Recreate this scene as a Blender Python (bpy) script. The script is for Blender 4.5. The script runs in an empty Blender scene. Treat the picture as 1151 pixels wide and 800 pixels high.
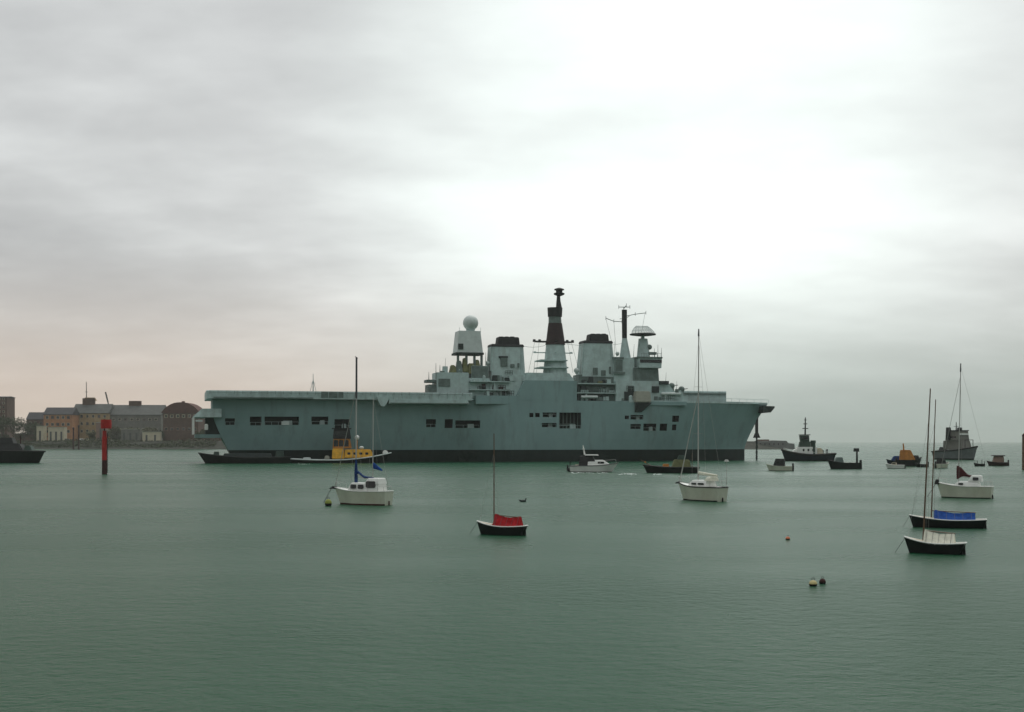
import bpy, bmesh, math, random
from math import sin, cos, pi, radians, sqrt
from mathutils import Vector, Matrix

random.seed(11)
scn = bpy.context.scene
COL = scn.collection

# ------------------------------------------------------------------ camera numbers
F = 1400.0            # focal length in photo pixels (photo 1151 x 800)
HZ = 496.0            # photo row of the horizon
CX = 575.5
H = 7.3               # eye height above the water

def dist(wl):         # how far a thing is whose waterline sits on photo row wl
    return F * H / (wl - HZ)

def on_water(px, wl):
    d = dist(wl)
    return ((px - CX) * d / F, d, 0.0), F / d      # place, photo pixels per metre

def far_pt(px, py, y):
    return ((px - CX) * y / F, y, H - (py - HZ) * y / F)

# ------------------------------------------------------------------ materials
MATS = {}
def mat(name, col, rough=0.6, var=0.25, scale=1.5, stretch=(1, 1, 1), metal=0.0, bump=0.0, stain=None, stain_amt=0.0, spec=0.4):
    m = bpy.data.materials.new(name)
    m.use_nodes = True
    nt = m.node_tree
    b = nt.nodes['Principled BSDF']
    b.inputs['Roughness'].default_value = rough
    b.inputs['Metallic'].default_value = metal
    b.inputs['Specular IOR Level'].default_value = spec
    tc = nt.nodes.new('ShaderNodeTexCoord')
    mp = nt.nodes.new('ShaderNodeMapping')
    mp.inputs['Scale'].default_value = stretch
    nt.links.new(tc.outputs['Object'], mp.inputs['Vector'])
    nz = nt.nodes.new('ShaderNodeTexNoise')
    nz.inputs['Scale'].default_value = scale
    nz.inputs['Detail'].default_value = 6
    nz.inputs['Roughness'].default_value = 0.65
    nt.links.new(mp.outputs['Vector'], nz.inputs['Vector'])
    rp = nt.nodes.new('ShaderNodeValToRGB')
    rp.color_ramp.elements[0].position = 0.3
    rp.color_ramp.elements[1].position = 0.7
    rp.color_ramp.elements[0].color = (*[c * (1 - var) for c in col], 1)
    rp.color_ramp.elements[1].color = (*[min(1, c * (1 + var)) for c in col], 1)
    nt.links.new(nz.outputs['Fac'], rp.inputs['Fac'])
    out = rp.outputs['Color']
    if stain:
        mp2 = nt.nodes.new('ShaderNodeMapping')
        mp2.inputs['Scale'].default_value = (0.35, 0.35, 0.05)
        nt.links.new(tc.outputs['Object'], mp2.inputs['Vector'])
        n2 = nt.nodes.new('ShaderNodeTexNoise')
        n2.inputs['Scale'].default_value = 1.0
        n2.inputs['Detail'].default_value = 8
        n2.inputs['Roughness'].default_value = 0.7
        nt.links.new(mp2.outputs['Vector'], n2.inputs['Vector'])
        r2 = nt.nodes.new('ShaderNodeValToRGB')
        r2.color_ramp.elements[0].position = 0.52
        r2.color_ramp.elements[1].position = 0.72
        r2.color_ramp.elements[0].color = (0, 0, 0, 1)
        r2.color_ramp.elements[1].color = (stain_amt, stain_amt, stain_amt, 1)
        nt.links.new(n2.outputs['Fac'], r2.inputs['Fac'])
        mx = nt.nodes.new('ShaderNodeMix')
        mx.data_type = 'RGBA'
        nt.links.new(r2.outputs['Color'], mx.inputs[0])
        nt.links.new(out, mx.inputs[6])
        mx.inputs[7].default_value = (*stain, 1)
        out = mx.outputs[2]
    nt.links.new(out, b.inputs['Base Color'])
    if bump:
        bp = nt.nodes.new('ShaderNodeBump')
        bp.inputs['Strength'].default_value = bump
        bp.inputs['Distance'].default_value = 0.05
        nt.links.new(nz.outputs['Fac'], bp.inputs['Height'])
        nt.links.new(bp.outputs['Normal'], b.inputs['Normal'])
    MATS[name] = m
    return m

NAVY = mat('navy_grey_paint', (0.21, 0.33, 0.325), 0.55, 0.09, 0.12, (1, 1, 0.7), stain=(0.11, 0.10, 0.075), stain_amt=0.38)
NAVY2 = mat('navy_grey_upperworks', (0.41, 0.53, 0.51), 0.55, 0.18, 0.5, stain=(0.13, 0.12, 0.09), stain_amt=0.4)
NAVYD = mat('navy_grey_machinery', (0.12, 0.165, 0.15), 0.6, 0.35, 0.6)
NAVYP = mat('navy_pale_paint', (0.53, 0.60, 0.575), 0.5, 0.12, 0.5)
BOOT = mat('black_boot_topping', (0.012, 0.022, 0.02), 0.5, 0.4, 0.3, (1, 1, 0.3))
RECESS = mat('recess_shade_and_dark_gear', (0.03, 0.042, 0.04), 0.8, 0.3, 0.7)  # dark colour holds the shade of openings; plain dark gear shares it
SOOT = mat('sooty_black_paint', (0.018, 0.02, 0.02), 0.65, 0.35, 0.8)
MAROON = mat('dark_maroon_paint', (0.026, 0.013, 0.013), 0.65, 0.3, 0.8)
DECKM = mat('flight_deck_coating', (0.07, 0.08, 0.08), 0.85, 0.25, 0.5)
OLIVE = mat('olive_canvas', (0.16, 0.17, 0.08), 0.85, 0.35, 0.9)
STONE_GR = mat('pale_canvas_cover', (0.34, 0.35, 0.29), 0.85, 0.12, 0.8)
WHITE = mat('white_gelcoat', (0.72, 0.74, 0.70), 0.3, 0.06, 1.2)
CREAM = mat('weathered_cream_hull', (0.54, 0.57, 0.46), 0.35, 0.10, 0.8, stain=(0.38, 0.36, 0.24), stain_amt=0.5)
BLACKH = mat('black_hull_paint', (0.012, 0.012, 0.013), 0.35, 0.3, 0.8)
NAVYBL = mat('dark_blue_hull_paint', (0.012, 0.018, 0.03), 0.4, 0.3, 0.8)
GLASS = mat('dark_window_glass', (0.012, 0.016, 0.018), 0.12, 0.1, 2.0, spec=0.6)
BLUEC = mat('blue_canvas', (0.015, 0.06, 0.24), 0.85, 0.35, 3.0, bump=0.5, spec=0.08)
NAVYC = mat('dark_blue_canvas', (0.02, 0.045, 0.14), 0.85, 0.25, 3.0, bump=0.5, spec=0.08)
REDC = mat('red_canvas', (0.33, 0.018, 0.022), 0.85, 0.35, 3.0, bump=0.5, spec=0.08)
MARC = mat('brown_red_canvas', (0.06, 0.012, 0.012), 0.85, 0.25, 3.0, bump=0.5)
TARP = mat('off_white_canvas', (0.72, 0.72, 0.60), 0.85, 0.15, 3.0, bump=0.5, spec=0.08)
WOOD = mat('varnished_spar', (0.12, 0.07, 0.042), 0.45, 0.25, 4.0, (1, 1, 0.1))
TEAK = mat('weathered_deck', (0.42, 0.38, 0.29), 0.8, 0.2, 3.0)
ALU = mat('anodised_spar', (0.42, 0.43, 0.40), 0.45, 0.1, 3.0, (1, 1, 0.1))
ALUD = mat('dark_spar', (0.06, 0.065, 0.07), 0.5, 0.2, 3.0)
WIRE = mat('rigging_wire', (0.30, 0.31, 0.28), 0.5, 0.1, 3.0)
YELLOW = mat('tug_yellow_paint', (0.74, 0.40, 0.03), 0.5, 0.25, 0.8, stain=(0.18, 0.08, 0.03), stain_amt=0.6)
ORANGE = mat('dull_orange_paint', (0.42, 0.17, 0.03), 0.6, 0.3, 1.0)
REDP = mat('red_beacon_paint', (0.38, 0.016, 0.012), 0.6, 0.3, 1.5, stain=(0.06, 0.02, 0.015), stain_amt=0.8)
RUST = mat('tarred_pile', (0.045, 0.014, 0.012), 0.85, 0.45, 1.5)
RUBBER = mat('black_rubber', (0.015, 0.015, 0.015), 0.75, 0.3, 2.0)
GREENP = mat('dark_green_paint', (0.03, 0.06, 0.045), 0.6, 0.3, 1.0)
BRICKO = mat('orange_render_wall', (0.36, 0.18, 0.09), 0.9, 0.25, 0.25)
BRICKY = mat('yellow_brick_wall', (0.33, 0.24, 0.13), 0.9, 0.25, 0.25)
BRICKD = mat('dark_brick_wall', (0.10, 0.06, 0.045), 0.9, 0.3, 0.3)
BRICKP = mat('pinkish_brick_wall', (0.22, 0.15, 0.12), 0.9, 0.25, 0.3)
GREYW = mat('grey_cladding', (0.16, 0.16, 0.14), 0.85, 0.25, 0.2)
SLATE = mat('dark_slate_roof', (0.05, 0.05, 0.055), 0.85, 0.25, 0.3)
SLATE2 = mat('grey_sheet_roof', (0.085, 0.09, 0.085), 0.85, 0.25, 0.2)
REDROOF = mat('dark_red_tile_roof', (0.085, 0.03, 0.022), 0.85, 0.3, 0.3)
PALEW = mat('pale_stone_wall', (0.50, 0.46, 0.34), 0.85, 0.15, 0.3)
EARTH = mat('embankment_stone', (0.032, 0.035, 0.026), 0.95, 0.5, 0.25)
FORT = mat('weathered_fort_stone', (0.15, 0.155, 0.15), 0.95, 0.3, 0.15)
FOLI = mat('dark_tree_leaves', (0.045, 0.055, 0.025), 0.9, 0.5, 0.5)
FOLI2 = mat('olive_tree_leaves', (0.085, 0.085, 0.04), 0.9, 0.45, 0.5)
BARK = mat('tree_bark', (0.05, 0.04, 0.03), 0.9, 0.3, 1.0)
FOAMM = mat('white_foam', (0.5, 0.56, 0.53), 0.7, 0.1, 2.0)
BUOYY = mat('yellow_buoy_skin', (0.46, 0.40, 0.18), 0.5, 0.15, 4.0)
BUOYO = mat('orange_buoy_skin', (0.55, 0.16, 0.06), 0.5, 0.15, 4.0)
BUOYG = mat('green_weedy_buoy_skin', (0.22, 0.26, 0.05), 0.7, 0.4, 6.0)
TUGGREY = mat('hull_grey_paled_as_haze', (0.15, 0.17, 0.175), 0.6, 0.2, 0.5)  # grey lightened so the tug looks hazier; haze put into the colour

# ------------------------------------------------------------------ mesh builder
class MB:
    def __init__(self):
        self.v, self.f, self.m = [], [], []
        self.mats = []
    def mi(self, material):
        if material not in self.mats:
            self.mats.append(material)
        return self.mats.index(material)
    def add(self, verts, faces, material):
        o = len(self.v)
        self.v += [tuple(p) for p in verts]
        i = self.mi(material)
        for f in faces:
            self.f.append([o + k for k in f])
            self.m.append(i)
        return self
    def box(self, x0, x1, y0, y1, z0, z1, material, tx0=0, tx1=0, ty0=0, ty1=0):
        """tx0.. shrink the top on each side"""
        v = [(x0, y0, z0), (x1, y0, z0), (x1, y1, z0), (x0, y1, z0),
             (x0 + tx0, y0 + ty0, z1), (x1 - tx1, y0 + ty0, z1), (x1 - tx1, y1 - ty1, z1), (x0 + tx0, y1 - ty1, z1)]
        f = [(3, 2, 1, 0), (4, 5, 6, 7), (0, 1, 5, 4), (1, 2, 6, 5), (2, 3, 7, 6), (3, 0, 4, 7)]
        return self.add(v, f, material)
    def tube(self, p0, p1, r0, r1, material, n=8):
        p0, p1 = Vector(p0), Vector(p1)
        d = (p1 - p0).normalized()
        a = d.orthogonal().normalized()
        b = d.cross(a)
        v, f = [], []
        for p, r in ((p0, r0), (p1, r1)):
            for k in range(n):
                t = 2 * pi * k / n
                v.append(p + a * cos(t) * r + b * sin(t) * r)
        for k in range(n):
            f.append((k, (k + 1) % n, n + (k + 1) % n, n + k))
        f.append(tuple(reversed(range(n))))
        f.append(tuple(range(n, 2 * n)))
        return self.add(v, f, material)
    def path(self, pts, r, material, n=6):
        for a, b in zip(pts[:-1], pts[1:]):
            self.tube(a, b, r, r, material, n)
        return self
    def lathe(self, prof, c, material, n=24, axis='z'):
        v, f = [], []
        c = Vector(c)
        for r, h in prof:
            for k in range(n):
                t = 2 * pi * k / n
                if axis == 'z':
                    v.append(c + Vector((r * cos(t), r * sin(t), h)))
                else:
                    v.append(c + Vector((h, r * cos(t), r * sin(t))))
        for j in range(len(prof) - 1):
            for k in range(n):
                f.append((j * n + k, j * n + (k + 1) % n, (j + 1) * n + (k + 1) % n, (j + 1) * n + k))
        f.append(tuple(reversed(range(n))))
        f.append(tuple(range((len(prof) - 1) * n, len(prof) * n)))
        return self.add(v, f, material)
    def sphere(self, c, r, material, n=20, sq=(1, 1, 1)):
        prof = []
        m = n // 2
        v, f = [], []
        c = Vector(c)
        for j in range(1, m):
            ph = pi * j / m
            for k in range(n):
                t = 2 * pi * k / n
                v.append(c + Vector((r * sq[0] * sin(ph) * cos(t), r * sq[1] * sin(ph) * sin(t), -r * sq[2] * cos(ph))))
        for j in range(m - 2):
            for k in range(n):
                f.append((j * n + k, j * n + (k + 1) % n, (j + 1) * n + (k + 1) % n, (j + 1) * n + k))
        lo, hi = len(v), len(v) + 1
        v += [c - Vector((0, 0, r * sq[2])), c + Vector((0, 0, r * sq[2]))]
        for k in range(n):
            f.append((lo, (k + 1) % n, k))
            b = (m - 2) * n
            f.append((hi, b + k, b + (k + 1) % n))
        return self.add(v, f, material)
    def extrude_poly(self, pts, y0, y1, material):
        """pts: (x, z) outline, extruded from y0 to y1"""
        n = len(pts)
        v = [(x, y0, z) for x, z in pts] + [(x, y1, z) for x, z in pts]
        f = [tuple(range(n)), tuple(reversed(range(n, 2 * n)))]
        for k in range(n):
            f.append((k, n + k, n + (k + 1) % n, (k + 1) % n))
        return self.add(v, f, material)
    def loft(self, rings, material, caps=True):
        n = len(rings[0])
        v = [p for r in rings for p in r]
        f = []
        for j in range(len(rings) - 1):
            for k in range(n):
                f.append((j * n + k, j * n + (k + 1) % n, (j + 1) * n + (k + 1) % n, (j + 1) * n + k))
        if caps:
            f.append(tuple(reversed(range(n))))
            f.append(tuple(range((len(rings) - 1) * n, len(rings) * n)))
        return self.add(v, f, material)
    def build(self, name, parent=None, smooth=False, bevel=0.0):
        me = bpy.data.meshes.new(name)
        me.from_pydata(self.v, [], self.f)
        for m in self.mats:
            me.materials.append(m)
        me.polygons.foreach_set('material_index', self.m)
        bm = bmesh.new()
        bm.from_mesh(me)
        bmesh.ops.recalc_face_normals(bm, faces=bm.faces)
        if bevel:
            ed = [e for e in bm.edges if len(e.link_faces) == 2 and e.calc_face_angle(0) > 0.6]
            bmesh.ops.bevel(bm, geom=ed, offset=bevel, segments=2, affect='EDGES', clamp_overlap=True)
        bm.to_mesh(me)
        bm.free()
        if smooth:
            me.shade_smooth()
            me.set_sharp_from_angle(angle=radians(40))
        o = bpy.data.objects.new(name, me)
        COL.objects.link(o)
        if parent is not None:
            o.parent = parent
        return o

def tag(o, label=None, cat=None, group=None, kind=None):
    if label: o['label'] = label
    if cat: o['category'] = cat
    if group: o['group'] = group
    if kind: o['kind'] = kind
    return o

def thing(name, loc, rz, label, cat, group=None, roll=0.0):
    o = bpy.data.objects.new(name, None)
    o.empty_display_size = 1
    COL.objects.link(o)
    o.location = loc
    o.rotation_euler = (roll, 0, rz)
    return tag(o, label, cat, group)

def sm(a, b, x):
    t = max(0.0, min(1.0, (x - a) / (b - a)))
    return t * t * (3 - 2 * t)

# ------------------------------------------------------------------ small craft
class Hull:
    """a lofted boat hull: x forward (bow at +L/2), y port, z up, waterline at z = 0"""
    def __init__(s, L, B, mid, bow, stern, draft=0.5, rake=0.6, srake=0.0, transom=0.7, full=2.2, boot=0.15):
        s.L, s.B, s.mid, s.bow, s.stern, s.draft, s.rake, s.srake, s.transom, s.full, s.boot = L, B, mid, bow, stern, draft, rake, srake, transom, full, boot
    def sheer(s, u):
        if u < 0.4:
            return s.mid + (s.stern - s.mid) * ((0.4 - u) / 0.4) ** 2
        return s.mid + (s.bow - s.mid) * ((u - 0.4) / 0.6) ** 2
    def hb(s, u):
        if u < 0.45:
            return s.B / 2 * (s.transom + (1 - s.transom) * sin(pi / 2 * u / 0.45))
        return max(0.012 * s.B, s.B / 2 * (1 - ((u - 0.45) / 0.55) ** s.full))
    def pt(s, u, k):
        """k 0..1 from the waterline to the sheer"""
        z = s.sheer(u) * k
        return s._at(u, z, k)
    def _at(s, u, z, k):
        x = -s.L / 2 + u * s.L
        x -= s.rake * (1 - k) * sm(0.55, 1, u)
        x += s.srake * (1 - k) * (1 - sm(0, 0.35, u))
        flare = 0.80 + 0.20 * k
        flare -= 0.30 * (1 - k) * sm(0.5, 1, u)
        return x, s.hb(u) * flare, z
    def mesh(s, top, bottom, deck, n=28):
        mb = MB()
        ks = [None, 0.0, 'b', 0.45, 0.75, 1.0]
        rings = []
        for i in range(n + 1):
            u = i / n
            half = []
            for k in ks:
                if k is None:
                    x, y, z = s._at(u, -s.draft * (1 - 0.6 * sm(0.5, 1, u)), -0.25)
                    half.append((x, y * 0.35, z))
                elif k == 'b':
                    half.append(s._at(u, s.boot, s.boot / max(0.05, s.sheer(u))))
                else:
                    half.append(s.pt(u, k))
            rings.append([(x, y, z) for x, y, z in half] + [(x, -y, z) for x, y, z in reversed(half)])
        m = len(ks)
        nn = 2 * m
        v = [p for r in rings for p in r]
        groups = {}
        for j in range(n):
            for k in range(nn):
                a = (j * nn + k, j * nn + (k + 1) % nn, (j + 1) * nn + (k + 1) % nn, (j + 1) * nn + k)
                if k == m - 1: g = deck
                elif k == nn - 1 or k < 2 or k >= nn - 3: g = bottom
                else: g = top
                groups.setdefault(g, []).append(a)
        groups.setdefault(top, []).append(tuple(range(nn)))
        groups[top].append(tuple(range(n * nn, n * nn + nn)))
        o = len(mb.v)
        mb.v += v
        for g, fs in groups.items():
            i = mb.mi(g)
            for f in fs:
                mb.f.append(list(f)); mb.m.append(i)
        return mb
    def rail(s, r, material, dz=0.0, u0=0.0, u1=1.0, stern=True, n=24):
        mb = MB()
        for sg in (1, -1):
            pts = []
            for i in range(n + 1):
                u = u0 + (u1 - u0) * i / n
                x, y, z = s.pt(u, 1.0)
                pts.append((x, sg * y, z + dz))
            mb.path(pts, r, material, 6)
        if stern:
            x, y, z = s.pt(u0, 1.0)
            mb.tube((x, -y, z + dz), (x, y, z + dz), r, r, material, 6)
        return mb

def catenary(p0, p1, sag, n=8):
    p0, p1 = Vector(p0), Vector(p1)
    return [p0.lerp(p1, i / n) - Vector((0, 0, sag * 4 * (i / n) * (1 - i / n))) for i in range(n + 1)]

def wire(name, p0, p1, r, parent, material=WIRE):
    mb = MB(); mb.tube(p0, p1, r, r, material, 5)
    return mb.build(name, parent)

def window(parent, x0, x1, y, z0, z1, sg, name='window', slope=0.0, material=GLASS, t=0.02):
    """a pane with rounded corners, 2t thick, standing t proud of a side face at y"""
    r = min(x1 - x0, z1 - z0) * 0.25
    pts = []
    for cx, cz, a0 in ((x1 - r, z1 - r, 0), (x0 + r, z1 - r, 90), (x0 + r, z0 + r, 180), (x1 - r, z0 + r, 270)):
        for k in range(4):
            a = radians(a0 + 30 * k)
            pts.append((cx + r * cos(a), cz + r * sin(a)))
    mb = MB()
    n0 = len(mb.v)
    mb.extrude_poly(pts, y - t, y + t, material)
    if slope:
        mb.v = [(x, yy - sg * slope * (z - z0), z) for x, yy, z in mb.v]
    return mb.build(name, parent)

def cabin_block(parent, x0, x1, w0, w1, z0, z1, material, fr=0.5, ar=0.15, name='cabin', crown=0.08):
    """coach roof: front slopes fr, back slopes ar, half width w0 at the base and w1 at the top"""
    mb = MB()
    rings = []
    for k, (t, wz) in enumerate(((0, w0), (0.55, (w0 + w1) / 2 + 0.02), (0.9, w1), (1.0, w1 * 0.86))):
        z = z0 + (z1 - z0) * t
        xa, xb = x0 + ar * t, x1 - fr * t
        if k == 3:
            xa += crown; xb -= crown
        rings.append([(xa, -wz, z), (xb, -wz * 0.8, z), (xb, wz * 0.8, z), (xa, wz, z)])
    mb.loft(rings, material)
    return mb.build(name, parent, bevel=0.03)

# ---- yacht with mizzen
def yacht():
    loc, s = on_water(406.5, 567)
    R = thing('sailing_yacht', loc, radians(152), 'cream two-masted yacht with blue sail covers and three dark cabin windows', 'sailing yacht')
    Hh = Hull(7.6, 2.55, 1.55, 1.95, 1.6, 0.5, 0.8, 0.1, 0.72, 2.0, 0.16)
    Hh.mesh(CREAM, MARC, WHITE).build('hull', R, True)
    Hh.rail(0.05, WHITE, 0.02).build('toe_rail', R)
    c = cabin_block(R, -2.9, 1.5, 0.95, 0.8, 1.62, 2.55, WHITE, 0.45, 0.05)
    c2 = cabin_block(R, -2.9, -0.85, 0.94, 0.78, 2.40, 3.1, WHITE, 0.45, 0.1, 'wheelhouse')
    for sg in (1, -1):
        window(c, 0.2, 0.95, sg * 0.90, 1.86, 2.34, sg, slope=0.1, t=0.04)
        window(c, -0.85, -0.1, sg * 0.925, 1.86, 2.34, sg, slope=0.1, t=0.04)
        window(c2, -2.5, -1.2, sg * 0.905, 2.0, 2.75, sg, slope=0.08, t=0.05)
    m = MB(); m.tube((0.8, 0, 1.6), (0.72, 0, 17.0), 0.085, 0.06, ALU, 10).build('mast', R, True)
    mm = bpy.data.objects[R.children[-1].name]
    MB().tube((0.735, 0, 12.3), (0.718, 0, 17.05), 0.12, 0.11, ALUD, 10).build('dark_mast_top', mm, True)  # dark sleeve around the upper mast
    MB().tube((0.55, 0.03, 16.9), (0.92, -0.03, 17.15), 0.05, 0.05, ALUD, 6).build('masthead_light', mm)
    sc = MB(); sc.lathe([(0.10, 1.75), (0.19, 2.4), (0.21, 3.6), (0.15, 4.6), (0.07, 5.3)], (0.78, 0, 0), NAVYC, 12).build('mast_sail_cover', R, True)
    # main boom and its cover sagging aft
    b = MB(); b.path([(0.7, 0, 3.55), (0.1, 0, 3.1), (-0.8, 0, 2.98), (-1.7, 0, 2.95)], 0.05, ALU, 8).build('boom', R, True)
    rings = []
    for t in range(9):
        x = 0.68 - 2.3 * t / 8
        z = 3.62 - 0.55 * sm(0, 0.5, t / 8) - 0.02 * t / 8
        w, h = 0.12 + 0.05 * sin(pi * t / 8), 0.34 - 0.2 * t / 8
        rings.append([(x, w * cos(a), z + h * (0.5 + 0.5 * sin(a))) for a in [2 * pi * k / 10 for k in range(10)]])
    MB().loft(rings, NAVYC).build('sail_cover', R, True)
    mz = MB().tube((-1.55, 0, 2.95), (-1.62, 0, 12.3), 0.06, 0.045, ALU, 8).build('mizzen_mast', R, True)
    rings = []
    for t in range(7):
        x = -1.66 - 1.15 * t / 6
        z = 4.15 - 0.25 * t / 6
        h = 0.75 - 0.55 * t / 6
        rings.append([(x, 0.13 * cos(a), z + h * (0.5 + 0.5 * sin(a))) for a in [2 * pi * k / 10 for k in range(10)]])
    MB().loft(rings, BLUEC).build('mizzen_sail_cover', R, True)
    wire('forestay', (3.75, 0, 2.0), (0.74, 0, 13.4), 0.035, R)
    wire('backstay', (-3.75, 0, 1.7), (-1.62, 0, 12.2), 0.018, R)
    for sg in (1, -1):
        wire('shroud', (0.7, sg * 1.2, 1.6), (0.73, 0, 13.2), 0.014, R)
        wire('shroud', (-1.6, sg * 1.15, 1.6), (-1.62, 0, 11.8), 0.012, R)
    p = MB()
    for sg in (1, -1):
        p.path([(2.6, sg * 0.62, 1.85), (2.6, sg * 0.62, 2.4), (3.6, sg * 0.12, 2.6), (3.7, sg * 0.1, 1.95)], 0.018, ALU, 5)
    p.build('pulpit', R)
    p = MB()
    for sg in (1, -1):
        p.path([(-2.9, sg * 1.0, 1.6), (-2.9, sg * 1.0, 2.15), (-3.6, sg * 0.85, 2.15), (-3.6, sg * 0.85, 1.6)], 0.018, ALU, 5)
    p.path([(-3.6, 0.85, 2.15), (-3.6, -0.85, 2.15)], 0.018, ALU, 5)
    p.build('pushpit', R)
    # dark mooring gear on the bow roller
    MB().box(3.55, 4.55, -0.22, 0.22, 1.75, 1.92, RUBBER, 0.05, 0.25, 0.06, 0.06).box(3.5, 4.2, -0.08, 0.08, 1.9, 2.05, RUBBER).build('bow_roller', R, bevel=0.02)
    wire('mooring_rope', (4.3, 0, 1.8), (5.2, 0.3, 0.1), 0.03, R, RUBBER)
    MB().box(-3.9, -3.6, -0.03, 0.03, -0.4, 0.5, MARC, 0.05, 0.1).build('rudder', R)
    return R
yacht()

# ---- white sloop swung nearly end-on
def sloop():
    loc, s = on_water(787, 562.5)
    R = thing('sailing_sloop', loc, radians(127), 'white single-masted sloop with bare tall pale mast lying off the warship bow', 'sailing yacht')
    Hh = Hull(7.6, 2.75, 1.75, 2.25, 1.75, 0.5, 0.9, 0.15, 0.7, 2.1, 0.14)
    Hh.mesh(CREAM, RUBBER, WHITE).build('hull', R, True)
    Hh.rail(0.07, SOOT, -0.02).build('rubbing_strake', R)
    c = cabin_block(R, -1.9, 1.5, 0.95, 0.75, 1.75, 2.55, WHITE, 0.7, 0.1)
    for sg in (1, -1):
        window(c, -0.2, 0.6, sg * 0.93, 1.98, 2.22, sg)
        window(c, -1.5, -0.5, sg * 0.94, 1.98, 2.22, sg)
    sp = cabin_block(R, -2.35, -1.2, 0.85, 0.7, 2.45, 3.0, TARP, 0.5, 0.05, 'spray_hood')
    ms = MB().tube((0.35, 0, 1.8), (0.25, 0, 20.8), 0.085, 0.06, ALU, 10).build('mast', R, True)
    MB().tube((0.26, 0, 20.3), (0.24, 0, 21.2), 0.11, 0.07, ALUD, 8).build('masthead_light', ms)
    for z in (8.2, 14.0):
        MB().tube((0.3, -0.75, z + 0.05), (0.3, 0.75, z + 0.05), 0.02, 0.02, ALU, 5).build('spreader', ms)
    MB().tube((0.3, 0, 3.2), (-3.0, 0, 3.05), 0.055, 0.05, ALU, 8).build('boom', R, True)
    rings = []
    for t in range(9):
        x = 0.25 - 3.1 * t / 8
        h = 0.42 - 0.22 * t / 8
        rings.append([(x, 0.14 * cos(a), 3.2 - 0.13 * t / 8 + h * (0.5 + 0.5 * sin(a))) for a in [2 * pi * k / 10 for k in range(10)]])
    MB().loft(rings, TARP).build('sail_cover', R, True)
    fs = MB().tube((3.55, 0, 2.3), (0.28, 0, 13.2), 0.07, 0.045, ALU, 8).build('furled_jib', R, True)
    wire('backstay', (-3.7, 0, 1.9), (0.25, 0, 20.7), 0.014, R)
    for sg in (1, -1):
        wire('shroud', (0.2, sg * 1.25, 1.8), (0.3, sg * 0.75, 14.0), 0.013, R)
        wire('shroud', (0.3, sg * 0.75, 14.0), (0.25, 0, 19.8), 0.013, R)
    p = MB()
    for sg in (1, -1):
        p.path([(2.5, sg * 0.7, 2.1), (2.5, sg * 0.7, 2.75), (3.6, sg * 0.15, 2.95), (3.65, sg * 0.12, 2.25)], 0.02, ALU, 5)
    p.build('pulpit', R)
    p = MB()
    for sg in (1, -1):
        p.path([(-2.6, sg * 1.0, 1.8), (-2.6, sg * 1.0, 2.5), (-3.6, sg * 0.85, 2.5), (-3.6, sg * 0.85, 1.8)], 0.02, ALU, 5)
    p.path([(-3.6, 0.85, 2.5), (-3.6, -0.85, 2.5)], 0.02, ALU, 5)
    p.build('pushpit', R)
    MB().tube((-3.6, -0.8, 1.8), (-3.65, -0.8, 4.9), 0.03, 0.025, ALU, 6).box(-3.9, -3.4, -1.0, -0.6, 4.85, 5.1, ALU, 0.1, 0.1, 0.1, 0.1).build('aerial_pole', R)
    MB().box(3.3, 4.25, -0.2, 0.2, 2.0, 2.2, SOOT, 0.1, 0.2, 0.05, 0.05).build('bow_roller', R, bevel=0.02)
    MB().box(-3.95, -3.6, -0.03, 0.03, -0.3, 0.5, RUBBER, 0.1, 0.1).build('rudder', R, bevel=0.02)
sloop()

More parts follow.
